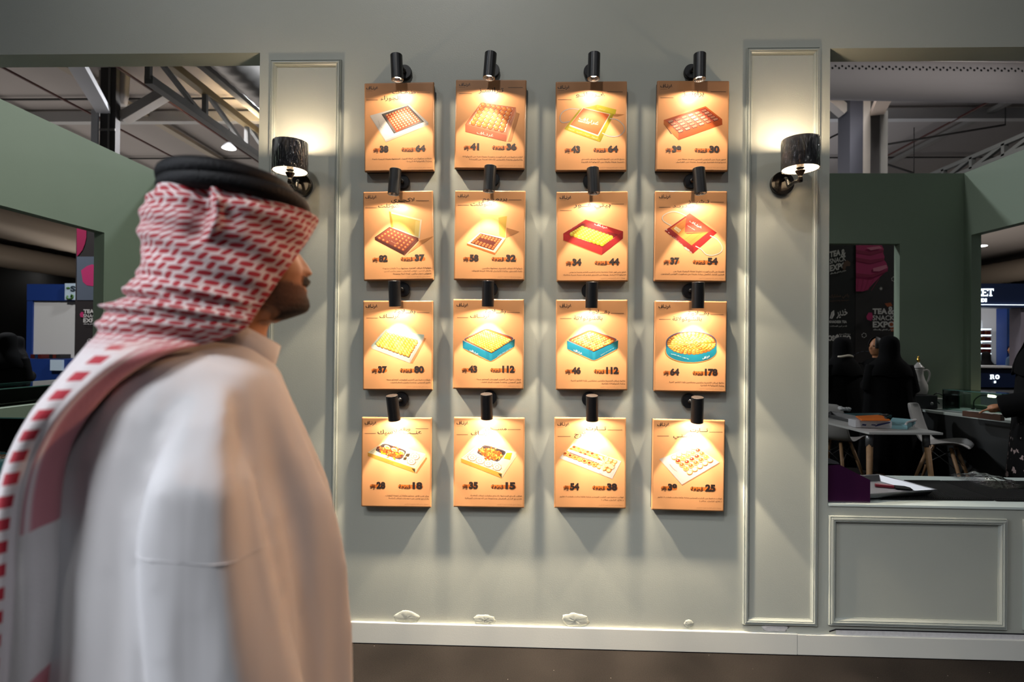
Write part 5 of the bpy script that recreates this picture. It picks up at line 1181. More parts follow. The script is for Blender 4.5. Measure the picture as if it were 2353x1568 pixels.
p, q_ = qb1(176, 500), qb1(226, 500); MB().box((p.x, 0, .001), (p.x+1.3, .35, 3.65)).build('banner_pillar', BB, t)
mb = MB(); f = Flat(mb, qb1)
f.poly(GREYB, 177, 590, 228, 590, 228, 690, 177, 690)
f.poly(PINK2, 177, 500, 199, 500, 199, 545, 196, 560, 190, 575, 183, 584, 177, 590).poly(PINK, 187, 622, 200, 612, 212, 608, 224, 611, 226, 655, 214, 658, 200, 656, 191, 648).poly(PINK, 184, 722, 188, 717, 193, 718, 193, 730, 186, 729)
mb.build('printed_shapes', BB, t); f.mb = MB(); f.ring(BW, 223, 580, 4, 5.5); f.mb.build('ring_mark', BB, t); f.mb = MB(); f.ring(BW, 207, 784, 4.2, 5.6); f.mb.build('ring_mark', BB, t); f.mb = MB(); expo(f, 193, 709, 37, 38); f.mb.build('event_lettering', BB, t)
# the two banners through the back opening of the right room
YB2 = 5.0
def qb2(x, y): return at(x, y, YB2)
p, q_ = qb2(1966, 600), qb2(2067, 600); c = Vector((p.x, YB2, 0))
t = thing('expo_banner', 'dark expo banner with large pink cupcake and white lettering behind the seated women', 'banner', c); k2 = lambda x, y: qb2(x, y)-c
MB().box((0, 0, .001), (1.25, .3, 3.5)).build('banner_panel', BB, t); mb = MB(); f = Flat(mb, k2)
f.poly(PINK, 1966.3, 535, 2022, 535, 2024, 562, 2030, 572, 2029, 582, 2032, 590, 2031, 598, 2036, 604, 2040, 615, 2039, 622, 2022, 636, 2006, 652, 1992, 667, 1982, 670, 1966.3, 670)
f.poly(PINK2, 1966.3, 574, 2000, 580, 2028, 574, 2030, 579, 2000, 587, 1966.3, 582).poly(PINK2, 1966.3, 592, 2000, 598, 2030, 593, 2031, 598, 2000, 606, 1966.3, 600).poly(PINK3, 2005, 617, 2036, 609, 2038, 616, 2020, 624, 2006, 624).poly(PINK3, 1990, 570, 2020, 566, 2026, 571, 2000, 576).poly(PINK2, 1966.3, 628, 2000, 632, 2038, 620, 2039, 624, 2004, 638, 1966.3, 634)
for i in range(5): f.poly(PINK2, 1970+i*12, 640, 1971.5+i*12, 640, 1969+i*8, 668, 1968+i*8, 668)
mb.build('cupcake_print', BB, t)
for x_, y_ in ((2052, 642), (1983.5, 771)): f.mb = MB(); f.ring(BW, x_, y_, 4.2, 5.8); f.mb.build('ring_mark', BB, t)
f.mb = MB()
for k in range(4): an = k*PI/4; f.poly(BW, 2022+5*math.cos(an), 664+5*math.sin(an), 2022+math.cos(an+1.57), 664+math.sin(an+1.57), 2022-5*math.cos(an), 664-5*math.sin(an), 2022-math.cos(an+1.57), 664-math.sin(an+1.57))
f.mb.build('star_mark', BB, t); f.mb = MB(); f.poly(PINK, 1988, 728, 1993, 719, 2001, 719, 2004, 730, 1999, 738, 1990, 735); f.mb.build('sweet_print', BB, t); f.mb = MB(); f.poly(ORG, 2030, 698, 2044, 696, 2048, 703, 2036, 706); f.mb.build('sweet_print', BB, t); f.mb = MB(); f.poly(ORG, 2040, 744, 2050, 738, 2062, 742, 2066, 752, 2054, 752, 2052, 762, 2044, 762)
f.mb.build('pretzel_print', BB, t); f.mb = MB(); expo(f, 2002, 706, 51, 55); f.mb.build('event_lettering', BB, t); f.mb = MB(); f.ring(GREYB, 1985, 850, 42, 43, 24); f.mb.build('circle_line', BB, t)
p = qb2(1880, 600); c = Vector((qb2(1965.5, 600).x, YB2, 0))
t = thing('expo_banner', 'black expo banner with slanted white lettering beside the right pier edge', 'banner', c); k3 = lambda x, y: qb2(x, y)-c
MB().box((p.x-c.x-.2, .0, .001), (-.002, .3, 3.5)).build('banner_panel', BBK, t); mb = MB(); f = Flat(mb, k3)
expo(f, 1906, 575, 38, 58, 8); f.mb.build('event_lettering', BBK, t); f.mb = MB(); f.poly(BRN, 1938, 603, 1946, 598, 1953, 604, 1952, 612, 1944, 612, 1940, 622, 1934, 618); f.mb.build('sweets_print', BBK, t); f.mb = MB(); f.txt(BRN, 'راعي مشارك', 1905, 677, 1950, 688, 2).txt(BRN, 'Supporting Sponsor', 1905, 690, 1950, 695, 2, 0)
f.mb.build('sponsor_lettering', BBK, t); f.mb = MB(); f.txt(BW, 'خدير', 1921, 712, 1946, 733, 2).poly(BW, 1905, 732, 1909, 718, 1915, 713, 1916, 724, 1911, 733).poly(BBK, 1908, 731, 1912.5, 717, 1913, 717, 1909, 731).txt(BW, 'KHADEER TEA', 1904, 737, 1944, 743, 0, .03).txt(BW, 'قصر لبن المحلات', 1905, 748, 1944, 752, 0); f.mb.build('tea_logo_lettering', BBK, t); f.mb = MB(); f.txt(BW, 'ROSOASIO', 1893, 771, 1953, 784, 0, .05).txt(BW, 'روزاسيو', 1926, 766, 1952, 770, 0).poly(BW, 1918, 772, 1922, 768, 1926, 772, 1926, 780, 1920, 784, 1917, 779)
f.mb.build('logo_lettering', BBK, t)
# blue stand through the right wall opening
YR_ = 10.0; c = Vector((at(2225, 780, YR_).x, YR_, 0)); k4 = lambda x, y: at(x, y, YR_)-c
t = thing('exhibition_stand', 'navy blue snack stand with lit white lettering through the right wall opening', 'stand', c)
c_r = c.copy()
def rbox(name, M_, x0, y0, x1, y1, d0, d1, par=t):
    p, q_ = at(x0, y0, YR_+d0)-c_r, at(x1, y1, YR_+d0)-c_r; return MB().box((p.x, d0, q_.z), (q_.x, d1, p.z)).build(name, M_, par)
LIT = mat('lit_letters', (.9, .95, 1), .4, emit=(.8, .93, 1), es=2.2); LITC = mat('stand_interior', (.62, .62, .64), .6); CYAN = mat('stand_pale_blue', (.20, .42, .60), .5)
rbox('fascia', BLUED, 2150, 651, 2500, 708, -.1, .3)
mb = MB(); f = Flat(mb, lambda x, y: k4(x, y)+Vector((0, -.1, 0)))
def slab(f, s_, x, y, w_, h_):               # slab-serif capitals from bars
    st = w_*.24; th_ = h_*.15
    bar_ = lambda a, b_, c_, d_: f.poly(LIT, x+a, y+b_, x+c_, y+b_, x+c_, y+d_, x+a, y+d_)
    if s_ in 'ETR':
        if s_ != 'T': bar_(w_*.1, 0, w_*.1+st, h_); bar_(0, 0, w_*.55, th_); bar_(0, h_-th_, w_*.5, h_)
        if s_ == 'E': bar_(w_*.4, 0, w_, th_); bar_(w_*.4, h_-th_, w_, h_); bar_(w_-st*.5, 0, w_, h_*.3); bar_(w_-st*.5, h_*.7, w_, h_); bar_(w_*.3, h_*.42, w_*.7, h_*.57)
        if s_ == 'T': bar_(0, 0, w_, th_); bar_(w_*.5-st/2, 0, w_*.5+st/2, h_); bar_(0, 0, st*.5, h_*.3); bar_(w_-st*.5, 0, w_, h_*.3); bar_(w_*.25, h_-th_, w_*.75, h_)
        if s_ == 'R': bar_(w_*.4, 0, w_*.85, th_); bar_(w_*.62, th_*.6, w_*.62+st, h_*.5); bar_(w_*.4, h_*.43, w_*.8, h_*.56); f.poly(LIT, x+w_*.45, y+h_*.55, x+w_*.7, y+h_*.55, x+w_*1.05, y+h_, x+w_*.8, y+h_)
for s_, x in (('E', 2232.5), ('E', 2246), ('T', 2259)): slab(f, s_, x, 665, 13.5, 17)
f.txt(LIT, 'RNDS', 2231, 687, 2257, 695.5, 0, .06); mb.build('fascia_lettering', LIT, t)
rbox('light_strip', LIT, 2150, 699, 2500, 702.5, -.13, -.102)
rbox('back_panel', LITC, 2150, 708, 2500, 843, 1.5, 1.6); rbox('front_post', mat('post_mauve', (.30, .26, .30), .6), 2223, 708, 2245, 845, .0, .3); rbox('blue_post', BLUE, 2314, 708, 2328, 843, .6, .9); rbox('pale_post', CYAN, 2328, 708, 2346, 843, .5, .8); rbox('front_post', mat('post_mauve', 0), 2346, 708, 2362, 845, 0, .3)
rbox('counter', WHT, 2150, 841, 2500, 848, -.2, .7); cf = rbox('counter_front', BLUED, 2150, 848, 2500, 893, -.1, .6)
MB().box((k4(2150, 0).x, -.05, .001), (k4(2500, 0).x, .6, k4(2200, 893).z)).build('plinth', mat('plinth_grey', (.2, .2, .21), .5), t)
mb = MB(); f = Flat(mb, lambda x, y: k4(x, y)+Vector((0, -.1, 0))); slab(f, 'R', 2266, 861, 9.5, 10); f.txt(LIT, 'O', 2277, 861, 2287, 871, 0, .06).txt(LIT, 'S', 2274, 875, 2279, 880, 0, .05); mb.build('counter_lettering', LIT, cf)
# lit shelves with packs, each pack a thing
sh = thing('snack_shelf', 'lit white shelf unit with snack packs inside the right blue stand', 'shelf', at(2245, 795, YR_+1.2)); sh.location.z = 0; c5 = sh.location
k5 = lambda x, y: at(x, y, YR_+1.2)-c5
p, q_ = k5(2236, 735), k5(2273, 843); MB().box((p.x, .2, q_.z), (q_.x, .24, p.z)).build('back_board', LITC, sh)
SHL = mat('shelf_lit_edge', (.9, .95, 1), .4, emit=(.75, .9, 1), es=2.5)
rnd = random.Random(5); row_n = ('top', 'second', 'third', 'fourth')
for r_, yy in enumerate((756, 770, 784, 800, 812)):
    p, q_ = k5(2238, yy), k5(2270, yy+2); MB().box((p.x, -.1, q_.z), (q_.x, .199, p.z)).build('shelf_board', SHL, sh)
    if r_ == 0: continue
    for i in range(5):
        x0 = 2246+i*4.8; p = k5(x0, yy-8.6-rnd.random()*1.5)+c5; q_ = k5(x0+4.3, yy-.45)+c5
        o = MB().box((p.x, YR_+1.1, q_.z), (q_.x, YR_+1.25, p.z), .006).build('snack_pack', pm(rnd.choice(('8A2E34', '9A3C30', 'A0522C', 'B06A2E', '7A2A3A'))))
        tag(o, 'small red or brown snack pack on the %s lit shelf of the blue stand' % row_n[r_-1], 'packet', 'packs on the %s lit shelf' % row_n[r_-1])
# ------------------------------------------------------------------ furniture and things in the right-hand room
SHELLM = mat('chair_shell_plastic', (.44, .43, .42), .45); WOOD = mat('beech_wood', (.36, .21, .105), .5, var=.25, vscale=30); WIRE = mat('black_wire', (.015, .015, .015), .4); GREYM = mat('bracket_grey', (.25, .25, .26), .4, .6)
def shell_chair(label, c, yaw):
    t = thing('shell_chair', label, 'chair', (c.x, c.y, .101), yaw, 'white shell chairs with wooden legs')
    prof = [(.225, .425, .17), (.215, .44, .20), (.17, .452, .222), (.08, .445, .232), (-.02, .436, .235), (-.11, .438, .23), (-.165, .462, .225), (-.2, .52, .222), (-.228, .60, .22), (-.25, .69, .21), (-.268, .765, .20), (-.276, .81, .175), (-.279, .826, .13)]
    rows = []
    for i, (f, z, w_) in enumerate(prof):
        row = []
        for k in range(13):
            s_ = -1+k/6; seatness = max(0, min(1, (f+.15)/.2)); lift = .045*abs(s_)**2.5*seatness*(1 if i > 1 else .4); fwd = .05*abs(s_)**2.3*(1-seatness)
            row.append((f+fwd, s_*w_, z+lift))
        rows.append(row)
    o = MB().loft(rows, False, closed=False).build('seat_shell', SHELLM, t); mods(o, ('SOLIDIFY', dict(thickness=.007)), ('SUBSURF', dict(levels=1, render_levels=1)))
    tops = [(.09, .10), (.09, -.10), (-.08, .10), (-.08, -.10)]; feet = [(.21, .20), (.21, -.20), (-.21, .20), (-.21, -.20)]
    for (a, b), (p, q_) in zip(tops, feet): MB().tube([(a, b, .425), (a+(p-a)*.5, b+(q_-b)*.5, .22), (p, q_, .002)], [.017, .016, .011], 12).build('leg', WOOD, t)
    mb = MB(); L = lambda i, z: Vector((tops[i][0]+(feet[i][0]-tops[i][0])*(.425-z)/.425, tops[i][1]+(feet[i][1]-tops[i][1])*(.425-z)/.425, z))
    for i, j in ((0, 1), (1, 3), (3, 2), (2, 0)): mb.tube([L(i, .40), L(j, .22)], .004, 6); mb.tube([L(j, .40), L(i, .22)], .004, 6)
    mb.build('wire_brace', WIRE, t); return t
P1, P2 = atz(2208, 1028, .53), atz(2090, 928, .92); d = Vector((math.cos(R(-46)), math.sin(R(-46)), 0))
shell_chair('white shell chair with wooden legs at the right end of the white table', P2+d*.268, math.atan2(d.y, d.x))
P = atz(1918, 934, .92); d = Vector((.75, .5, 0)).normalized()
shell_chair('white shell chair mostly hidden by the right pier edge at the left of the table', P+d*.26+Vector((0, .25, 0)), math.atan2(d.y, d.x))
# table
TZ = .845; A, B, Cc = atz(1997, 994, TZ), atz(2167, 995, TZ), atz(1902, 971, TZ)
ex = (B-A).normalized(); ey = (Cc-A); ey = (ey-ex*ey.dot(ex)).normalized(); LX = (B-A).length; LY = .85
sk = (Cc-A).normalized(); 
t = thing('cafe_table', 'white rectangular table with wooden legs holding bags and a tray', 'table', (A.x, A.y, 0))
Q = [Vector((0, 0, 0)), B-A, B-A+sk*LY, sk*LY]
mb = MB(); mb.add([Vector((q.x, q.y, TZ-.016)) for q in Q]+[Vector((q.x, q.y, TZ)) for q in Q], [(3, 2, 1, 0), (4, 5, 6, 7)]+[(i, (i+1) % 4, (i+1) % 4+4, i+4) for i in range(4)])
mb.build('tabletop', mat('table_white', (.50, .50, .49), .4), t)
cen = sum(Q, Vector())/4
for q in Q:
    top = q.lerp(cen, .22); ft = q.lerp(cen, .06); top.z = TZ-.017; ft.z = .1015
    MB().tube([top-Vector((0, 0, .02)), ft], [.022, .014], 14).build('leg', WOOD, t); MB().cyl(top, top-Vector((0, 0, .07))+(ft-top)*.05, .026, 14).build('leg_bracket', GREYM, t)
def on(px, py): return atz(px, py, TZ)
TRAYM = mat('aluminium_tray', (.25, .25, .26), .45, 1, bump=.08, bscale=30)
def tray(name, label, corner, u, v, lu, lv, h, z, extra=None):
    t = thing(name, label, 'tray', Vector((corner.x, corner.y, z)))
    mb = MB(); ring = lambda ins, zz: [u*a+v*b+Vector((0, 0, zz)) for a, b in ((ins, ins), (lu/2, ins), (lu-ins, ins), (lu-ins, lv/2), (lu-ins, lv-ins), (lu/2, lv-ins), (ins, lv-ins), (ins, lv/2))]
    mb.loft([ring(.026, .0015), ring(.006, h), ring(0, h+.002), ring(-.002, h-.004)], False, smooth=False); mb.add(ring(.026, .0015), [list(range(8))]); mb.build('pan', TRAYM, t); 
    o = MB().tube(ring(0, h)+[ring(0, h)[0]], .0035, 8).build('rolled_rim', TRAYM, t); return t
c0 = on(1966, 975); tray('baking_tray', 'aluminium baking tray on the left end of the white table', c0, (on(1906, 962)-c0).normalized(), (on(1985, 958)-c0).normalized(), .42, .30, .03, TZ+.001)
# tissue pack
def slab_on(name, label, cat, px, py, ang, lx, ly, h, M_, z=TZ, bev=.006):
    p = atz(px, py, z); o = MB().box((-lx/2, 0, .0008), (lx/2, ly, h), bev).build(name, M_, None, Vector((p.x, p.y, z)), (0, 0, ang)); return tag(o, label, cat)
TP = mat('tissue_film_white', (.62, .62, .66), .2, bump=.5, bscale=40)
p = on(2008, 985); t = thing('tissue_pack', 'white plastic pack of tissues with blue corners at the front of the white table', 'tissues', Vector((p.x, p.y, TZ+.001)), R(-3))
bw_ = (on(2047, 985)-on(1970, 985)).length
MB().box((-bw_/2, 0, 0), (bw_/2, .12, .062), .014).build('pack', TP, t)
mb = MB(); NB = mat('pack_navy', (.02, .03, .16), .3)
mb.add([(bw_*.02, -.0008, .012), (bw_*.44, -.0008, .045), (bw_*.44, -.0008, .055), (bw_*.1, -.0008, .035)], [(0, 1, 2, 3)]); mb.add([(-bw_*.34, -.0008, .022), (-bw_*.22, -.0008, .018), (-bw_*.2, -.0008, .03), (-bw_*.3, -.0008, .034)], [(0, 1, 2, 3)]); mb.add([(-bw_*.08, -.0008, .024), (bw_*.06, -.0008, .02), (bw_*.05, -.0008, .03), (-bw_*.06, -.0008, .032)], [(0, 1, 2, 3)])
mb.build('printed_wave', NB, t)
def paper_bag(label, M_, pts, h, hm, z=TZ):
    P = [atz(x, y, z) for x, y in pts]; c = P[0]; t = thing('paper_bag', label, 'bag', Vector((c.x, c.y, z+.001)))
    n = len(P); rel = [Vector((p.x-c.x, p.y-c.y, 0)) for p in P]; mid = sum(rel, Vector())/n
    mb = MB(); mb.loft([rel, [r_+Vector((0, 0, h*.5)) for r_ in rel], [r_.lerp(mid, .05)+Vector((0, 0, h*(.8+.35*((i*7) % 3)/2))) for i, r_ in enumerate(rel)]], True, smooth=False); mb.build('bag_body', M_, t)
    if hm:
        a, b = rel[1].lerp(mid, .2), rel[2].lerp(mid, .2); up = Vector((0, 0, h*1.1))
        mb = MB(); mb.tube(smoothcurve([a+up, a.lerp(b, .25)+up*1.15+Vector((.03, .04, 0)), a.lerp(b, .6)+up*1.05+Vector((.06, .02, .01)), b+up], 8), .009, 8); mb.build('rope_handle', hm, t)
    return t
ROPE = mat('rope_white', (.62, .60, .60), .8)
paper_bag('light blue paper bag with white rope handle on the white table', mat('bag_light_blue', (.24, .46, .52), .5), [(2036, 985), (2085, 988), (2104, 974), (2050, 966)], .03, ROPE)
ob = paper_bag('flat orange paper bag lying on the tissue pack', mat('bag_orange', (.72, .17, .02), .5), [(1980, 968), (2046, 968), (2024, 957), (1966, 959)], .012, WIRE, TZ+.069)
o = slab_on('flat_box', 'dark teal flat box at the back of the white table', 'box', 2008, 962, R(8), .36, .16, .03, mat('box_teal_dark', (.03, .09, .10), .5))
mb = MB(); rnd = random.Random(2)
for i in range(9): mb.ell((rnd.uniform(-.05, .05), rnd.uniform(-.02, .02), .02+rnd.uniform(0, .02)), rnd.uniform(.016, .03), .02, rnd.uniform(.012, .02), 8, 6)
p = atz(1962, 962, TZ+.0); o = mb.build('crumpled_tissue', mat('tissue_white', (.66, .66, .68), .8), None, (p.x+.03, p.y+.2, TZ+.034)); tag(o, 'crumpled white tissue on the teal box on the white table', 'tissue')
# ---- on the serving counter, right
MAT = mat('rubber_mat', (.005, .005, .005), .75, spec=.15)
def bar_mat(label, pts):
    P = [atz(x, y, CZ+.006) for x, y in pts]; c = P[0]; rel = [Vector((p.x-c.x, p.y-c.y, 0)) for p in P]
    mb = MB(); n = 4; mb.add([r_ for r_ in rel]+[r_+Vector((0, 0, .006)) for r_ in rel], [(3, 2, 1, 0), (4, 5, 6, 7)]+[(i, (i+1) % 4, (i+1) % 4+4, i+4) for i in range(4)])
    m_ = 46                                  # moulded ribs
    for i in range(m_):
        f = (i+.5)/m_; a = rel[0].lerp(rel[1], f); b = rel[3].lerp(rel[2], f); a, b = a.lerp(b, .03), b.lerp(a, .03)
        mb.bar(a+Vector((0, 0, .0075)), b+Vector((0, 0, .0075)), .006, .003)
    o = mb.build('rubber_mat', MAT, None, Vector((c.x, c.y, CZ+.0008))); return tag(o, label, 'mat', 'black ribbed mats on the serving counter')
bar_mat('black ribbed rubber mat under the aluminium tray', [(2024, 1147), (2284, 1149), (2156, 1104.5), (2080, 1104)])
bar_mat('black ribbed rubber mat at the far right of the serving counter', [(2290, 1150), (2560, 1153), (2420, 1106), (2160, 1105)])
c0 = atz(2154, 1127, CZ+.04); F_, B_ = atz(2036, 1134, CZ+.04), atz(2003, 1079, CZ+.04)
u = (F_-c0).normalized(); v = (B_-c0); v = (v-u*v.dot(u)).normalized()
TRL = tray('baking_tray', 'aluminium sheet tray with a red-handled scraper on the black mat', c0+Vector((0, .0, 0)), u, v, .42, .34, .03, CZ+.0108)
q = atz(2036, 1117, CZ+.02); t = thing('scraper', 'red-handled black scraper lying in the aluminium tray', 'utensil', (q.x, q.y, CZ+.0135), R(-20))
MB().box((-.05, -.014, 0), (.035, .014, .014), .005).build('handle', mat('handle_red', (.22, .015, .03), .4), t); MB().box((.036, -.035, 0), (.11, .035, .008), .003).build('blade', MAT, t)
# purple display box with steel lid
P = [at(x, y, .02) for x, y in ((1902, 1070.5), (1927.8, 1067.7), (1999.8, 1103.8), (1999, 1157), (1902, 1157))]
x0 = XR+.004; zb = CZ+.001
t = thing('display_box', 'purple sloping display box against the pier on the serving counter', 'box', (x0, .02, zb))
pts = [(0, P[0].z-zb), (max(.05, P[1].x-x0), P[1].z-zb), (P[2].x-x0, P[2].z-zb), (P[2].x-x0, 0), (0, 0)]
MB().prism(pts, 0, .075).build('body', mat('purple_acrylic', (.035, .007, .032), .16, coat=.4), t)
x1, z1 = pts[1]; x2, z2 = pts[2]
mb = MB(); mb.add([(0, -.004, z1+.004), (x1, -.004, z1+.002), (x1, 0.079, z1+.002), (0, 0.079, z1+.004), (0, -.004, z1+.034), (x1-.006, -.004, z1+.012), (x1-.006, 0.079, z1+.012), (0, 0.079, z1+.034)], [(0, 1, 2, 3), (4, 5, 6, 7), (0, 1, 5, 4), (1, 2, 6, 5), (2, 3, 7, 6), (3, 0, 4, 7)])
mb.build('steel_lid', TRAYM, t)
# crumpled clear bag and a steel pan edge behind it
def crumple(label, px0, py0, px1, py1, h, z, M_, name, cat, seed, n=16):
    a, b = atz(px0, py1, z), atz(px1, py1, z); c = atz((px0+px1)/2, py0, z); mb = MB(); rows = []
    for j in range(n):
        row = []
        for i in range(n*2):
            u_, v_ = i/(n*2-1), j/(n-1); rr = 1-max(abs(u_*2-1), abs(v_*2-1))**3
            p = a.lerp(b, u_)+Vector((0, (c.y-a.y)*v_, 0)); row.append(Vector((p.x+.012*noise.noise(Vector((u_*7, v_*7, seed))), p.y, z+.002+h*rr*(.55+.9*abs(noise.noise(Vector((u_*6, v_*5, seed+4))))))))
        rows.append(row)
    org = rows[0][0].copy(); org.z = z
    mb.loft([[p-org for p in r_] for r_ in rows], False, closed=False); o = mb.build(name, M_, None, org); return tag(o, label, cat)
crumple('crumpled clear plastic bag on the far right of the serving counter', 2284, 1094, 2375, 1124, .035, CZ+.0095, FILM, 'plastic_bag', 'bag', 3)
# display counter along the back and right of the room
DZ = .82; P = [atz(x, y, DZ) for x, y in ((2126, 939), (2147, 945), (2290, 963))]
d = (P[2]-P[1]).normalized(); k = (XRR-.02-P[1].x)/d.x; E_ = P[1]+d*min(k, 1.6)
poly = [Vector((P[1].x-.03, P[0].y+.02, 0)), Vector((P[1].x, P[1].y, 0)), Vector((E_.x, E_.y, 0)), Vector((XRR-.004, E_.y, 0)), Vector((XRR-.004, YB-.004, 0)), Vector((P[1].x-.03, YB-.004, 0))]
t = thing('display_counter', 'corner display counter with pale top and dark front along the right room walls', 'counter', (poly[1].x, poly[1].y, 0)); c = t.location.copy()
mb = MB(); mb.add([p-c+Vector((0, 0, DZ-.025)) for p in poly]+[p-c+Vector((0, 0, DZ)) for p in poly], [list(range(6))[::-1], list(range(6, 12))]+[(i, (i+1) % 6, (i+1) % 6+6, i+6) for i in range(6)])
mb.build('countertop', WT, t)
cen = sum(poly, Vector())/6; pin = [p.lerp(cen, .03)-c for p in poly]; mb = MB(); mb.add([p+Vector((0, 0, .1015)) for p in pin]+[p+Vector((0, 0, DZ-.026)) for p in pin], [list(range(6))[::-1], list(range(6, 12))]+[(i, (i+1) % 6, (i+1) % 6+6, i+6) for i in range(6)])
mb.build('cabinet', mat('cabinet_dark', (.022, .024, .024), .45), t)
def glass_mat(name, col=(.75, .9, .85)):
    m = bpy.data.materials.new(name); m.use_nodes = True; nt = m.node_tree; nt.nodes.remove(nt.nodes['Principled BSDF'])
    g = nt.nodes.new('ShaderNodeBsdfGlossy'); g.inputs['Roughness'].default_value = .03; tr = nt.nodes.new('ShaderNodeBsdfTransparent'); tr.inputs['Color'].default_value = col+(1,)
    fr = nt.nodes.new('ShaderNodeFresnel'); mx = nt.nodes.new('ShaderNodeMixShader'); L = nt.links.new; L(fr.outputs[0], mx.inputs[0]); L(tr.outputs[0], mx.inputs[1]); L(g.outputs[0], mx.inputs[2]); L(mx.outputs[0], nt.nodes['Material Output'].inputs['Surface']); return m
GLASS = glass_mat('clear_glass'); GEDGE = mat('glass_edge_green', (.10, .22, .19), .15)
a = atz(2163, 942, DZ)+Vector((.06, .06, 0)); b = a+d*.62; nrm = Vector((-d.y, d.x, 0)); nrm = nrm if nrm.x > 0 else -nrm; gh = .215
t = thing('glass_case', 'clear glass display case with green edges on the right corner counter', 'case', (a.x, a.y, DZ+.004)); bb_ = b-a; bb_.z = 0; n_ = nrm*.22
def pane(name, p, q_, r_, th):               # parallelogram p, p+q, p+q+r, p+r
    nn_ = q_.cross(r_).normalized()*th/2; mb = MB(); P4 = [p, p+q_, p+q_+r_, p+r_]; mb.add([x-nn_ for x in P4]+[x+nn_ for x in P4], [(3, 2, 1, 0), (4, 5, 6, 7)]+[(i, (i+1) % 4, (i+1) % 4+4, i+4) for i in range(4)]); o = mb.build(name, GLASS, t)
    mb = MB()
    for i in range(4): mb.bar(P4[i], P4[(i+1) % 4], th*1.05, th*1.05)
    mb.build('polished_edge', GEDGE, o)
Z = Vector((0, 0, gh)); z0 = Vector((0, 0, 0))
pane('front_pane', z0, bb_, Z, .005); pane('side_pane', z0, n_, Z, .005); pane('side_pane', bb_, n_, Z, .005); pane('top_pane', Z+Vector((0, 0, .003)), bb_, n_, .005)
q = atz(2211, 957, DZ); e0 = d; t = thing('wooden_box', 'brown wooden box lid down under papers on the right corner counter', 'box', (q.x, q.y, DZ+.001), math.atan2(d.y, d.x))
MB().box((0, .0, 0), (.36, .05, .055), .003).build('box_body', mat('walnut_box', (.085, .035, .018), .45, var=.3, vscale=20), t)
rnd = random.Random(4)
for i in range(3):
    o = MB().box((-.10, -.006, 0), (.16, .04, .002)).build('paper_sheet', mat('paper_white', (.62, .60, .57), .7), None, Vector((q.x, q.y, DZ+.0575+i*.0025))+d*(.14+.05*i), (0, 0, math.atan2(d.y, d.x)+R((-3, 2, 5)[i])))
    tag(o, '%s white paper sheet on the wooden box' % ('lowest', 'middle', 'topmost')[i], 'paper', 'papers on the wooden box')
# gooseneck lamp
q = atz(2223, 941, DZ); q = q+nrm*.09; t = thing('gooseneck_lamp', 'small lit gooseneck lamp beside the wooden box in the glass case corner', 'lamp', (q.x, q.y, DZ+.001))
MB().lathe([(.001, 0), (.028, 0), (.03, .004), (.008, .012), (.001, .013)], n=18).build('base', WIRE, t)
MB().tube(smoothcurve([(0, 0, .012), (.0, -.0, .09), (.04, -.03, .15), (.10, -.06, .155)], 8), .006, 8).build('gooseneck', WIRE, t)
MB().cyl((.10, -.06, .155), (.15, -.085, .15), .014, 14).ell((.154, -.087, .149), .012, .012, .012).build('lamp_head', mat('small_bulb', (1, .9, .7), .3, emit=(1, .82, .55), es=9), t)
# appliance, coffee pot, socket box and cable in the corner
q = at(2110, 915, 3.68); t = thing('hot_plate', 'black appliance base under the white coffee pot', 'appliance', (q.x, q.y, DZ+.001)); hz_ = .15
MB().box((-.13, -.12, 0), (.13, .12, hz_), .012).build('body', mat('appliance_black', (.015, .015, .016), .4), t); MB().cyl((.06, -.121, .06), (.06, -.13, .06), .018, 16).build('dial', GREYM, t)
t = thing('coffee_pot', 'white Arabic coffee pot with gold finial behind the woman in black', 'coffee pot', (q.x, q.y, DZ+.001+hz_+.001)); PORC = mat('porcelain_cream', (.50, .47, .44), .25); GOLDM = mat('gold_finial', (.75, .48, .10), .2, 1)
MB().lathe([(.001, 0), (.075, 0), (.08, .01), (.092, .06), (.088, .11), (.062, .17), (.048, .22), (.047, .27), (.055, .29), (.001, .291)], n=28).build('pot_body', PORC, t)
MB().lathe([(.057, .292), (.06, .3), (.045, .315), (.022, .345), (.012, .36), (.001, .361)], n=28).build('lid', PORC, t)
MB().lathe([(.006, .362), (.012, .37), (.018, .385), (.013, .4), (.006, .405), (.012, .415), (.006, .43), (.001, .435)], n=16).build('finial', GOLDM, t)
MB().tube(smoothcurve([(.05, 0, .265), (.10, 0, .275), (.125, 0, .23), (.11, 0, .16), (.08, 0, .12)], 8), .009, 10).build('handle', PORC, t)
MB().tube(smoothcurve([(-.085, 0, .1), (-.12, 0, .16), (-.13, 0, .22), (-.16, 0, .26)], 8), [.016]*9+[.012]*8+[.009]*8, 10).build('spout', PORC, t)
q = at(2152, 930, 3.62); t = thing('socket_box', 'white socket box with black cable in the room corner', 'socket', (q.x+.06, q.y+.08, DZ+.001))
MB().box((-.05, -.04, 0), (.05, .04, .11), .008).build('box_body', WHT, t); MB().tube(smoothcurve([(0, -.042, .05), (-.08, -.06, .13), (-.04, -.07, .17), (.06, -.06, .11), (.03, -.06, .02)], 8), .006, 8).build('cable', WIRE, t)
# sack on the floor
crumple('olive plastic sack with black writing lying on the floor by the corner counter', 2165, 1040, 2285, 1072, .34, .101, mat('sack_olive', (.15, .14, .095), .75, bump=.3, bscale=12), 'plastic_sack', 'bag', 8)
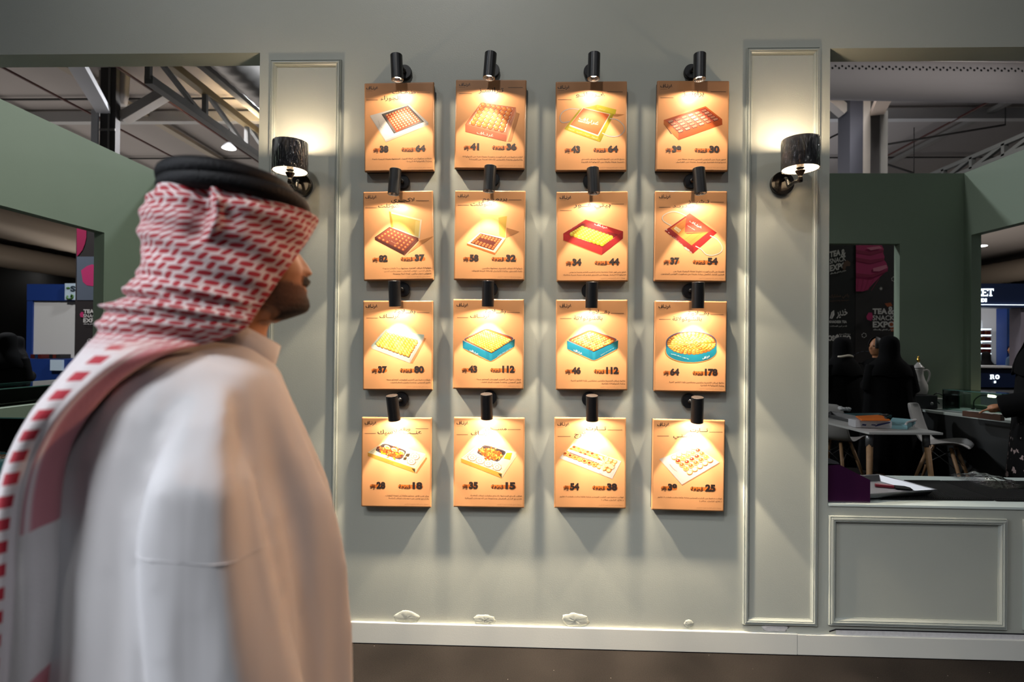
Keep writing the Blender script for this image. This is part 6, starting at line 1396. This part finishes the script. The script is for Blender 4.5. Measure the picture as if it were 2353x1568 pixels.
# ---- left counter things glimpsed at the photo's left edge
LC = CZ+.001
q = at(-30, 1075, .295); t = thing('round_tin', 'teal round sweets tin on the left serving counter', 'tin', (q.x, q.y, LC+.0)); TEAL = mat('tin_teal', (.015, .12, .13), .3)
MB().lathe([(.001, 0), (.135, 0), (.137, .004), (.137, .085), (.133, .09), (.131, .07), (.001, .07)], n=40).build('tin_body', TEAL, t)
mb = MB(); rnd = random.Random(7)
for i in range(60): an = rnd.uniform(0, 6.28); rr = .125*math.sqrt(rnd.random()); mb.ell((rr*math.cos(an), rr*math.sin(an), .075), .018, .018, .014, 8, 5)
o = mb.build('sweets_filling', mat('sweets_brown', (.12, .075, .04), .5), t); o['kind'] = 'stuff'
c0 = at(45, 1112, .07); c0 = Vector((c0.x, .05, 0)); tray('baking_tray', 'aluminium tray at the front of the left serving counter', c0, Vector((-1, 0, 0)), Vector((0, 1, 0)), .5, .1, .02, LC)
q = at(-5, 1000, .42); t = thing('glass_guard', 'clear glass guard standing on the left serving counter', 'glass', (q.x, .45, LC)); gx = at(62, 1000, .45).x-q.x
pane('glass_pane', Vector((-1.0, 0, .02)), Vector((1.0+gx, 0, 0)), Vector((0, 0, .27)), .006); MB().box((-1.0, -.02, 0), (gx, .02, .02)).build('base_rail', GREYM, t)
# case beyond the left room's side opening: lit edge and red packets
q = at(95, 900, 2.75); t = thing('display_case', 'low glass display case with lit yellow edge through the left wall opening', 'case', (-4.95, 2.7, 0)); 
MB().box((-.28, -1.0, .002), (.28, 1.0, .86)).build('case_body', mat('case_dark', (.04, .04, .042), .5), t)
pane('glass_pane', Vector((-.28, -1, 1.05)), Vector((.56, 0, 0)), Vector((0, 2, 0)), .006)
for x in (-.275, .275): pane('glass_pane', Vector((x, -1, .861)), Vector((0, 2, 0)), Vector((0, 0, .185)), .006)
MB().box((-.28, .94, 1.056), (.28, 1.0, 1.08)).build('light_strip', mat('led_yellow', (1, .8, .3), .4, emit=(1, .72, .22), es=1.6), t)
rnd = random.Random(9)
for i in range(6):
    o = MB().box((-.09, -.035, 0), (.09, .035, .04), .006).build('sweet_packet', pm(('A0453A', 'C25A22', '8A5A48', 'B0482E', 'D26A28', '8E3A34')[i]), None, (-4.95+(.10 if i % 2 else -.12), 2.5+.22*(i//2), .8625), (0, 0, R(rnd.uniform(-15, 15))))
    tag(o, 'red or orange packet in the low glass display case, left opening', 'packet', 'packets in the low display case')
# ------------------------------------------------------------------ visitors in the background
ABY = mat('abaya_black', (.003, .003, .0033), .9, bump=.3, bscale=9, spec=.1); HAIR = mat('hair_black', (.008, .007, .007), .6)
SHIRT = mat('shirt_white', (.58, .57, .55), .8, bump=.3, bscale=10); CREAM = mat('collar_cream', (.45, .40, .32), .8); TROUS = mat('trousers_dark', (.02, .02, .024), .8)
def floral():
    m = mat('abaya_floral', (.003, .003, .0033), .9, spec=.1)
    nt = m.node_tree; b = nt.nodes['Principled BSDF']; L = nt.links.new; nn = nt.nodes.new
    tc = nn('ShaderNodeTexCoord'); vo = nn('ShaderNodeTexVoronoi'); vo.inputs['Scale'].default_value = 16; no = nn('ShaderNodeTexNoise'); no.inputs['Scale'].default_value = 60
    sp = nn('ShaderNodeSeparateXYZ'); L(tc.outputs['Object'], sp.inputs[0]); L(tc.outputs['Object'], vo.inputs['Vector']); L(tc.outputs['Object'], no.inputs['Vector'])
    mr = nn('ShaderNodeMapRange'); mr.inputs['From Min'].default_value = .45; mr.inputs['From Max'].default_value = .98; mr.inputs['To Min'].default_value = .52; mr.inputs['To Max'].default_value = .04; L(sp.outputs[2], mr.inputs['Value'])
    ad = nn('ShaderNodeMath'); ad.operation = 'MULTIPLY_ADD'; ad.inputs[1].default_value = .9; L(no.outputs['Fac'], ad.inputs[0]); ad.inputs[2].default_value = -.30
    a2 = nn('ShaderNodeMath'); a2.operation = 'ADD'; L(vo.outputs['Distance'], a2.inputs[0]); L(ad.outputs[0], a2.inputs[1])
    lt = nn('ShaderNodeMath'); lt.operation = 'LESS_THAN'; L(a2.outputs[0], lt.inputs[0]); L(mr.outputs[0], lt.inputs[1])
    mx = nn('ShaderNodeMix'); mx.data_type = 'RGBA'; mx.inputs['A'].default_value = (.0045, .0045, .005, 1); mx.inputs['B'].default_value = (.34, .26, .25, 1); L(lt.outputs[0], mx.inputs['Factor']); L(mx.outputs['Result'], b.inputs['Base Color'])
    return m
def figure(label, loc, rz, H, kind='abaya', arms='front', cloth=None, scarf=True, wide=1.0, z0=0.0):
    """standing visitor facing local +y"""
    k = H/1.70; t = thing('person', label, 'person', (loc[0], loc[1], z0), rz); S = lambda *p: Vector(p)*k
    mb = MB()
    rows = []
    for i in range(17):                      # head with brow, nose and chin
        f = i/16; z = 1.47+.235*f; hw = .074*math.sin(PI*min(1, max(.02, .16+f*.86)))**.6; row = []
        for j in range(28):
            a = 2*PI*j/28; y = .088*math.sin(a)*(hw/.074)+.012; x = hw*math.cos(a)
            if math.sin(a) > .3: y += .022*math.exp(-((f-.42)/.09)**2)*math.exp(-(x/.012)**2)-.008*math.exp(-((f-.52)/.06)**2)*math.exp(-((abs(x)-.03)/.014)**2)+.006*math.exp(-((f-.26)/.05)**2)*math.exp(-(x/.02)**2)
            row.append(S(x, y, z))
        rows.append(row)
    mb.loft(rows); mb.tube([S(0, -.01, 1.36), S(0, .0, 1.52)], .052*k, 14)
    el = lambda rx, ry, z, y=0: [S(rx*math.cos(2*PI*j/24), y+ry*math.sin(2*PI*j/24), z) for j in range(24)]
    mb.loft([el(.06, .05, 1.42), el(.15, .085, 1.38), el(.175, .10, 1.30), el(.15, .10, 1.1), el(.16, .11, .95), el(.15, .10, .84)])
    AR_ = []
    for s_ in (-1, 1):
        mb.tube([S(s_*.08, 0, .9), S(s_*.09, .01, .5), S(s_*.09, 0, .08)], [.08*k, .055*k, .038*k], 12); mb.tube([S(s_*.09, -.05, .035), S(s_*.095, .08, .035), S(s_*.1, .17, .022)], [.03*k, .036*k, .024*k], 10)
        sh = S(s_*.185, 0, 1.36); elb = S(s_*.24, -.03, 1.08); wr = S(s_*.17, .20, 1.10) if arms == 'front' else S(s_*.25, .08, .86) if arms == 'down' else (S(s_*.13, .27, .98) if s_ < 0 else S(.25, .08, .86))
        AR_.append((sh, elb, wr)); mb.tube([sh, elb, wr], [.05*k, .042*k, .03*k], 12)
        d = (wr-elb).normalized(); sd = d.cross(Vector((0, 0, 1))).normalized(); mb.tube([wr, wr+d*.05*k, wr+d*.085*k], [.026*k, .034*k, .028*k], 10)
        for q_ in range(4): b0 = wr+d*.08*k+sd*(.024-.016*q_)*k; mb.tube([b0, b0+d*.035*k-Vector((0, 0, .004)), b0+d*(.068-.006*abs(q_-1))*k-Vector((0, 0, .02))], [.009*k, .008*k, .006*k], 6)
        mb.tube([wr+d*.02*k+sd*s_*.02*k, wr+d*.05*k+sd*.045*k*s_, wr+d*.08*k+sd*.05*k*s_], [.011*k, .009*k, .007*k], 6)
    o = mb.build('body', SKIN, t); mods(o, ('REMESH', dict(mode='VOXEL', voxel_size=.0065, use_smooth_shade=True)), ('SMOOTH', dict(factor=.5, iterations=2)))
    for s_ in (-1, 1): MB().ell(S(s_*.03, .088, 1.592), .011*k, .008*k, .008*k).build('eye', mat('iris_dark', 0), t)
    M_ = cloth or ABY; mb = MB(); w_ = wide
    if kind == 'abaya':
        R_ = [el(.065, .06, 1.44), el(.12*w_, .095, 1.415), el(.19*w_, .12, 1.37), el(.225*w_, .145, 1.28), el(.235*w_, .16, 1.1), el(.25*w_, .175, .9), el(.275*w_, .20, .6), el(.30*w_, .23, .3), el(.315*w_, .25, .07)]
        fin = []
        for i in range(len(R_)-1):
            for q_ in range(4): fin.append([a.lerp(b, q_/4) for a, b in zip(R_[i], R_[i+1])])
        fin.append(R_[-1])
        for i, r_ in enumerate(fin):
            for j, p in enumerate(r_): dd = Vector((p.x, p.y, 0)); p += dd.normalized()*.016*max(0, (i-10)/22)*math.sin(j*2*PI/24*7+i*.1)
        mb.loft(fin)
        for sh, elb, wr in AR_: mb.tube([sh+Vector((0, 0, .0)), sh.lerp(elb, .5), elb, elb.lerp(wr, .5), wr+(wr-elb).normalized()*.01], [.075*k, .08*k, .082*k, .085*k, .09*k], 16)
    else:
        mb.loft([el(.062, .058, 1.435), el(.12, .09, 1.41), el(.185, .11, 1.37), el(.195, .125, 1.25), el(.18, .13, 1.05), el(.185, .135, .86)])
        for sh, elb, wr in AR_: mb.tube([sh, elb, elb.lerp(wr, .9)], [.07*k, .062*k, .05*k], 14)
    o = mb.build('abaya' if kind == 'abaya' else 'shirt', M_, t); mods(o, ('REMESH', dict(mode='VOXEL', voxel_size=.013, use_smooth_shade=True)), ('SMOOTH', dict(factor=.5, iterations=5)))
    if kind != 'abaya':
        mb = MB(); mb.loft([el(.17, .125, .88), el(.18, .13, .80)])
        for s_ in (-1, 1): mb.tube([S(s_*.085, 0, .84), S(s_*.09, .01, .45), S(s_*.09, 0, .07)], [.095*k, .08*k, .07*k], 14)
        mb.build('trousers', TROUS, t)
    if scarf:
        rr = []; prof = [(1.722, .01, .01, 0), (1.715, .05, .05, 0), (1.69, .082, .095, 10), (1.65, .094, .112, 38), (1.59, .097, .115, 48), (1.53, .096, .112, 46), (1.47, .10, .112, 30), (1.42, .135, .125, 8), (1.37, .20, .145, 0), (1.30, .235, .165, 0), (1.22, .245, .175, 0)]
        for z, rx, ry, op in prof:
            row = []
            for j in range(41):
                a = R(90+op)+(2*PI-2*R(op))*j/40; row.append(S(rx*w_**.5*math.cos(a), ry*math.sin(a)+.004, z+(.012*math.sin(a*5) if z < 1.4 else 0)))
            rr.append(row)
        o = MB().loft(rr, False, closed=False).build('headscarf', ABY if cloth is None or kind == 'abaya' else ABY, t); mods(o, ('SOLIDIFY', dict(thickness=.006, offset=1)), ('SUBSURF', dict(levels=1, render_levels=1)))
    else:
        rr = []
        for i in range(12):
            f = i/11; z = 1.56+.155*f; hw = .083*math.sqrt(max(.003, 1-(max(0, f-.25)/.76)**2)); rr.append([S(hw*math.cos(R(125)+R(290)*j/30)*1.0, hw*1.14*math.sin(R(125)+R(290)*j/30)+.008, z) for j in range(31)])
        rr.append([S(.001*math.cos(j), .001*math.sin(j), 1.718) for j in range(31)])
        o = MB().loft(rr, False, closed=False).build('hair', HAIR, t); mods(o, ('SOLIDIFY', dict(thickness=.004, offset=1)))
    return t
def spot(px, Y): p = at(px, 800, Y); return (p.x, p.y)
wa = figure('woman in black abaya and headscarf with cream collar, seen from behind nearest the right pier', spot(1936, 4.15), R(8), 1.60, wide=1.1)
mb = MB(); k = 1.60/1.7
mb.tube([Vector((.105*math.cos(a_), .12*math.sin(a_)+.004, 1.475+.008*math.sin(a_*3)))*k for a_ in [R(205+13*i) for i in range(11)]], .016*k, 8); mb.build('cream_collar', CREAM, wa)
figure('woman in full black abaya with wide hood, seen from behind near the coffee pot', spot(2044, 3.45), R(-12), 1.50, wide=1.14, z0=.101)
figure('person in white shirt with short dark hair beyond the two women in black', spot(2014, 4.66), R(110), 1.62, kind='shirt', scarf=False)
figure('person in black abaya with pale floral hem at the right edge, reaching left', spot(2400, 1.5), R(62), 1.66, arms='reach', cloth=floral(), wide=1.42, z0=.101)
figure('woman in black at the far left edge beyond the left wall opening', spot(16, 4.2), R(20), 1.56, wide=1.2)
figure('small distant person in black behind the woman at the far left edge', spot(40, 7.2), R(150), 1.54)
figure('dark clothed person seated low before the lit shelves of the blue stand', spot(2266, 10.9), R(0), 1.42)
figure('distant person in navy top turned sideways inside the right blue stand', spot(2328, 10.5), R(80), 1.60, kind='shirt', scarf=False, cloth=mat('top_navy', (.02, .05, .10), .7))
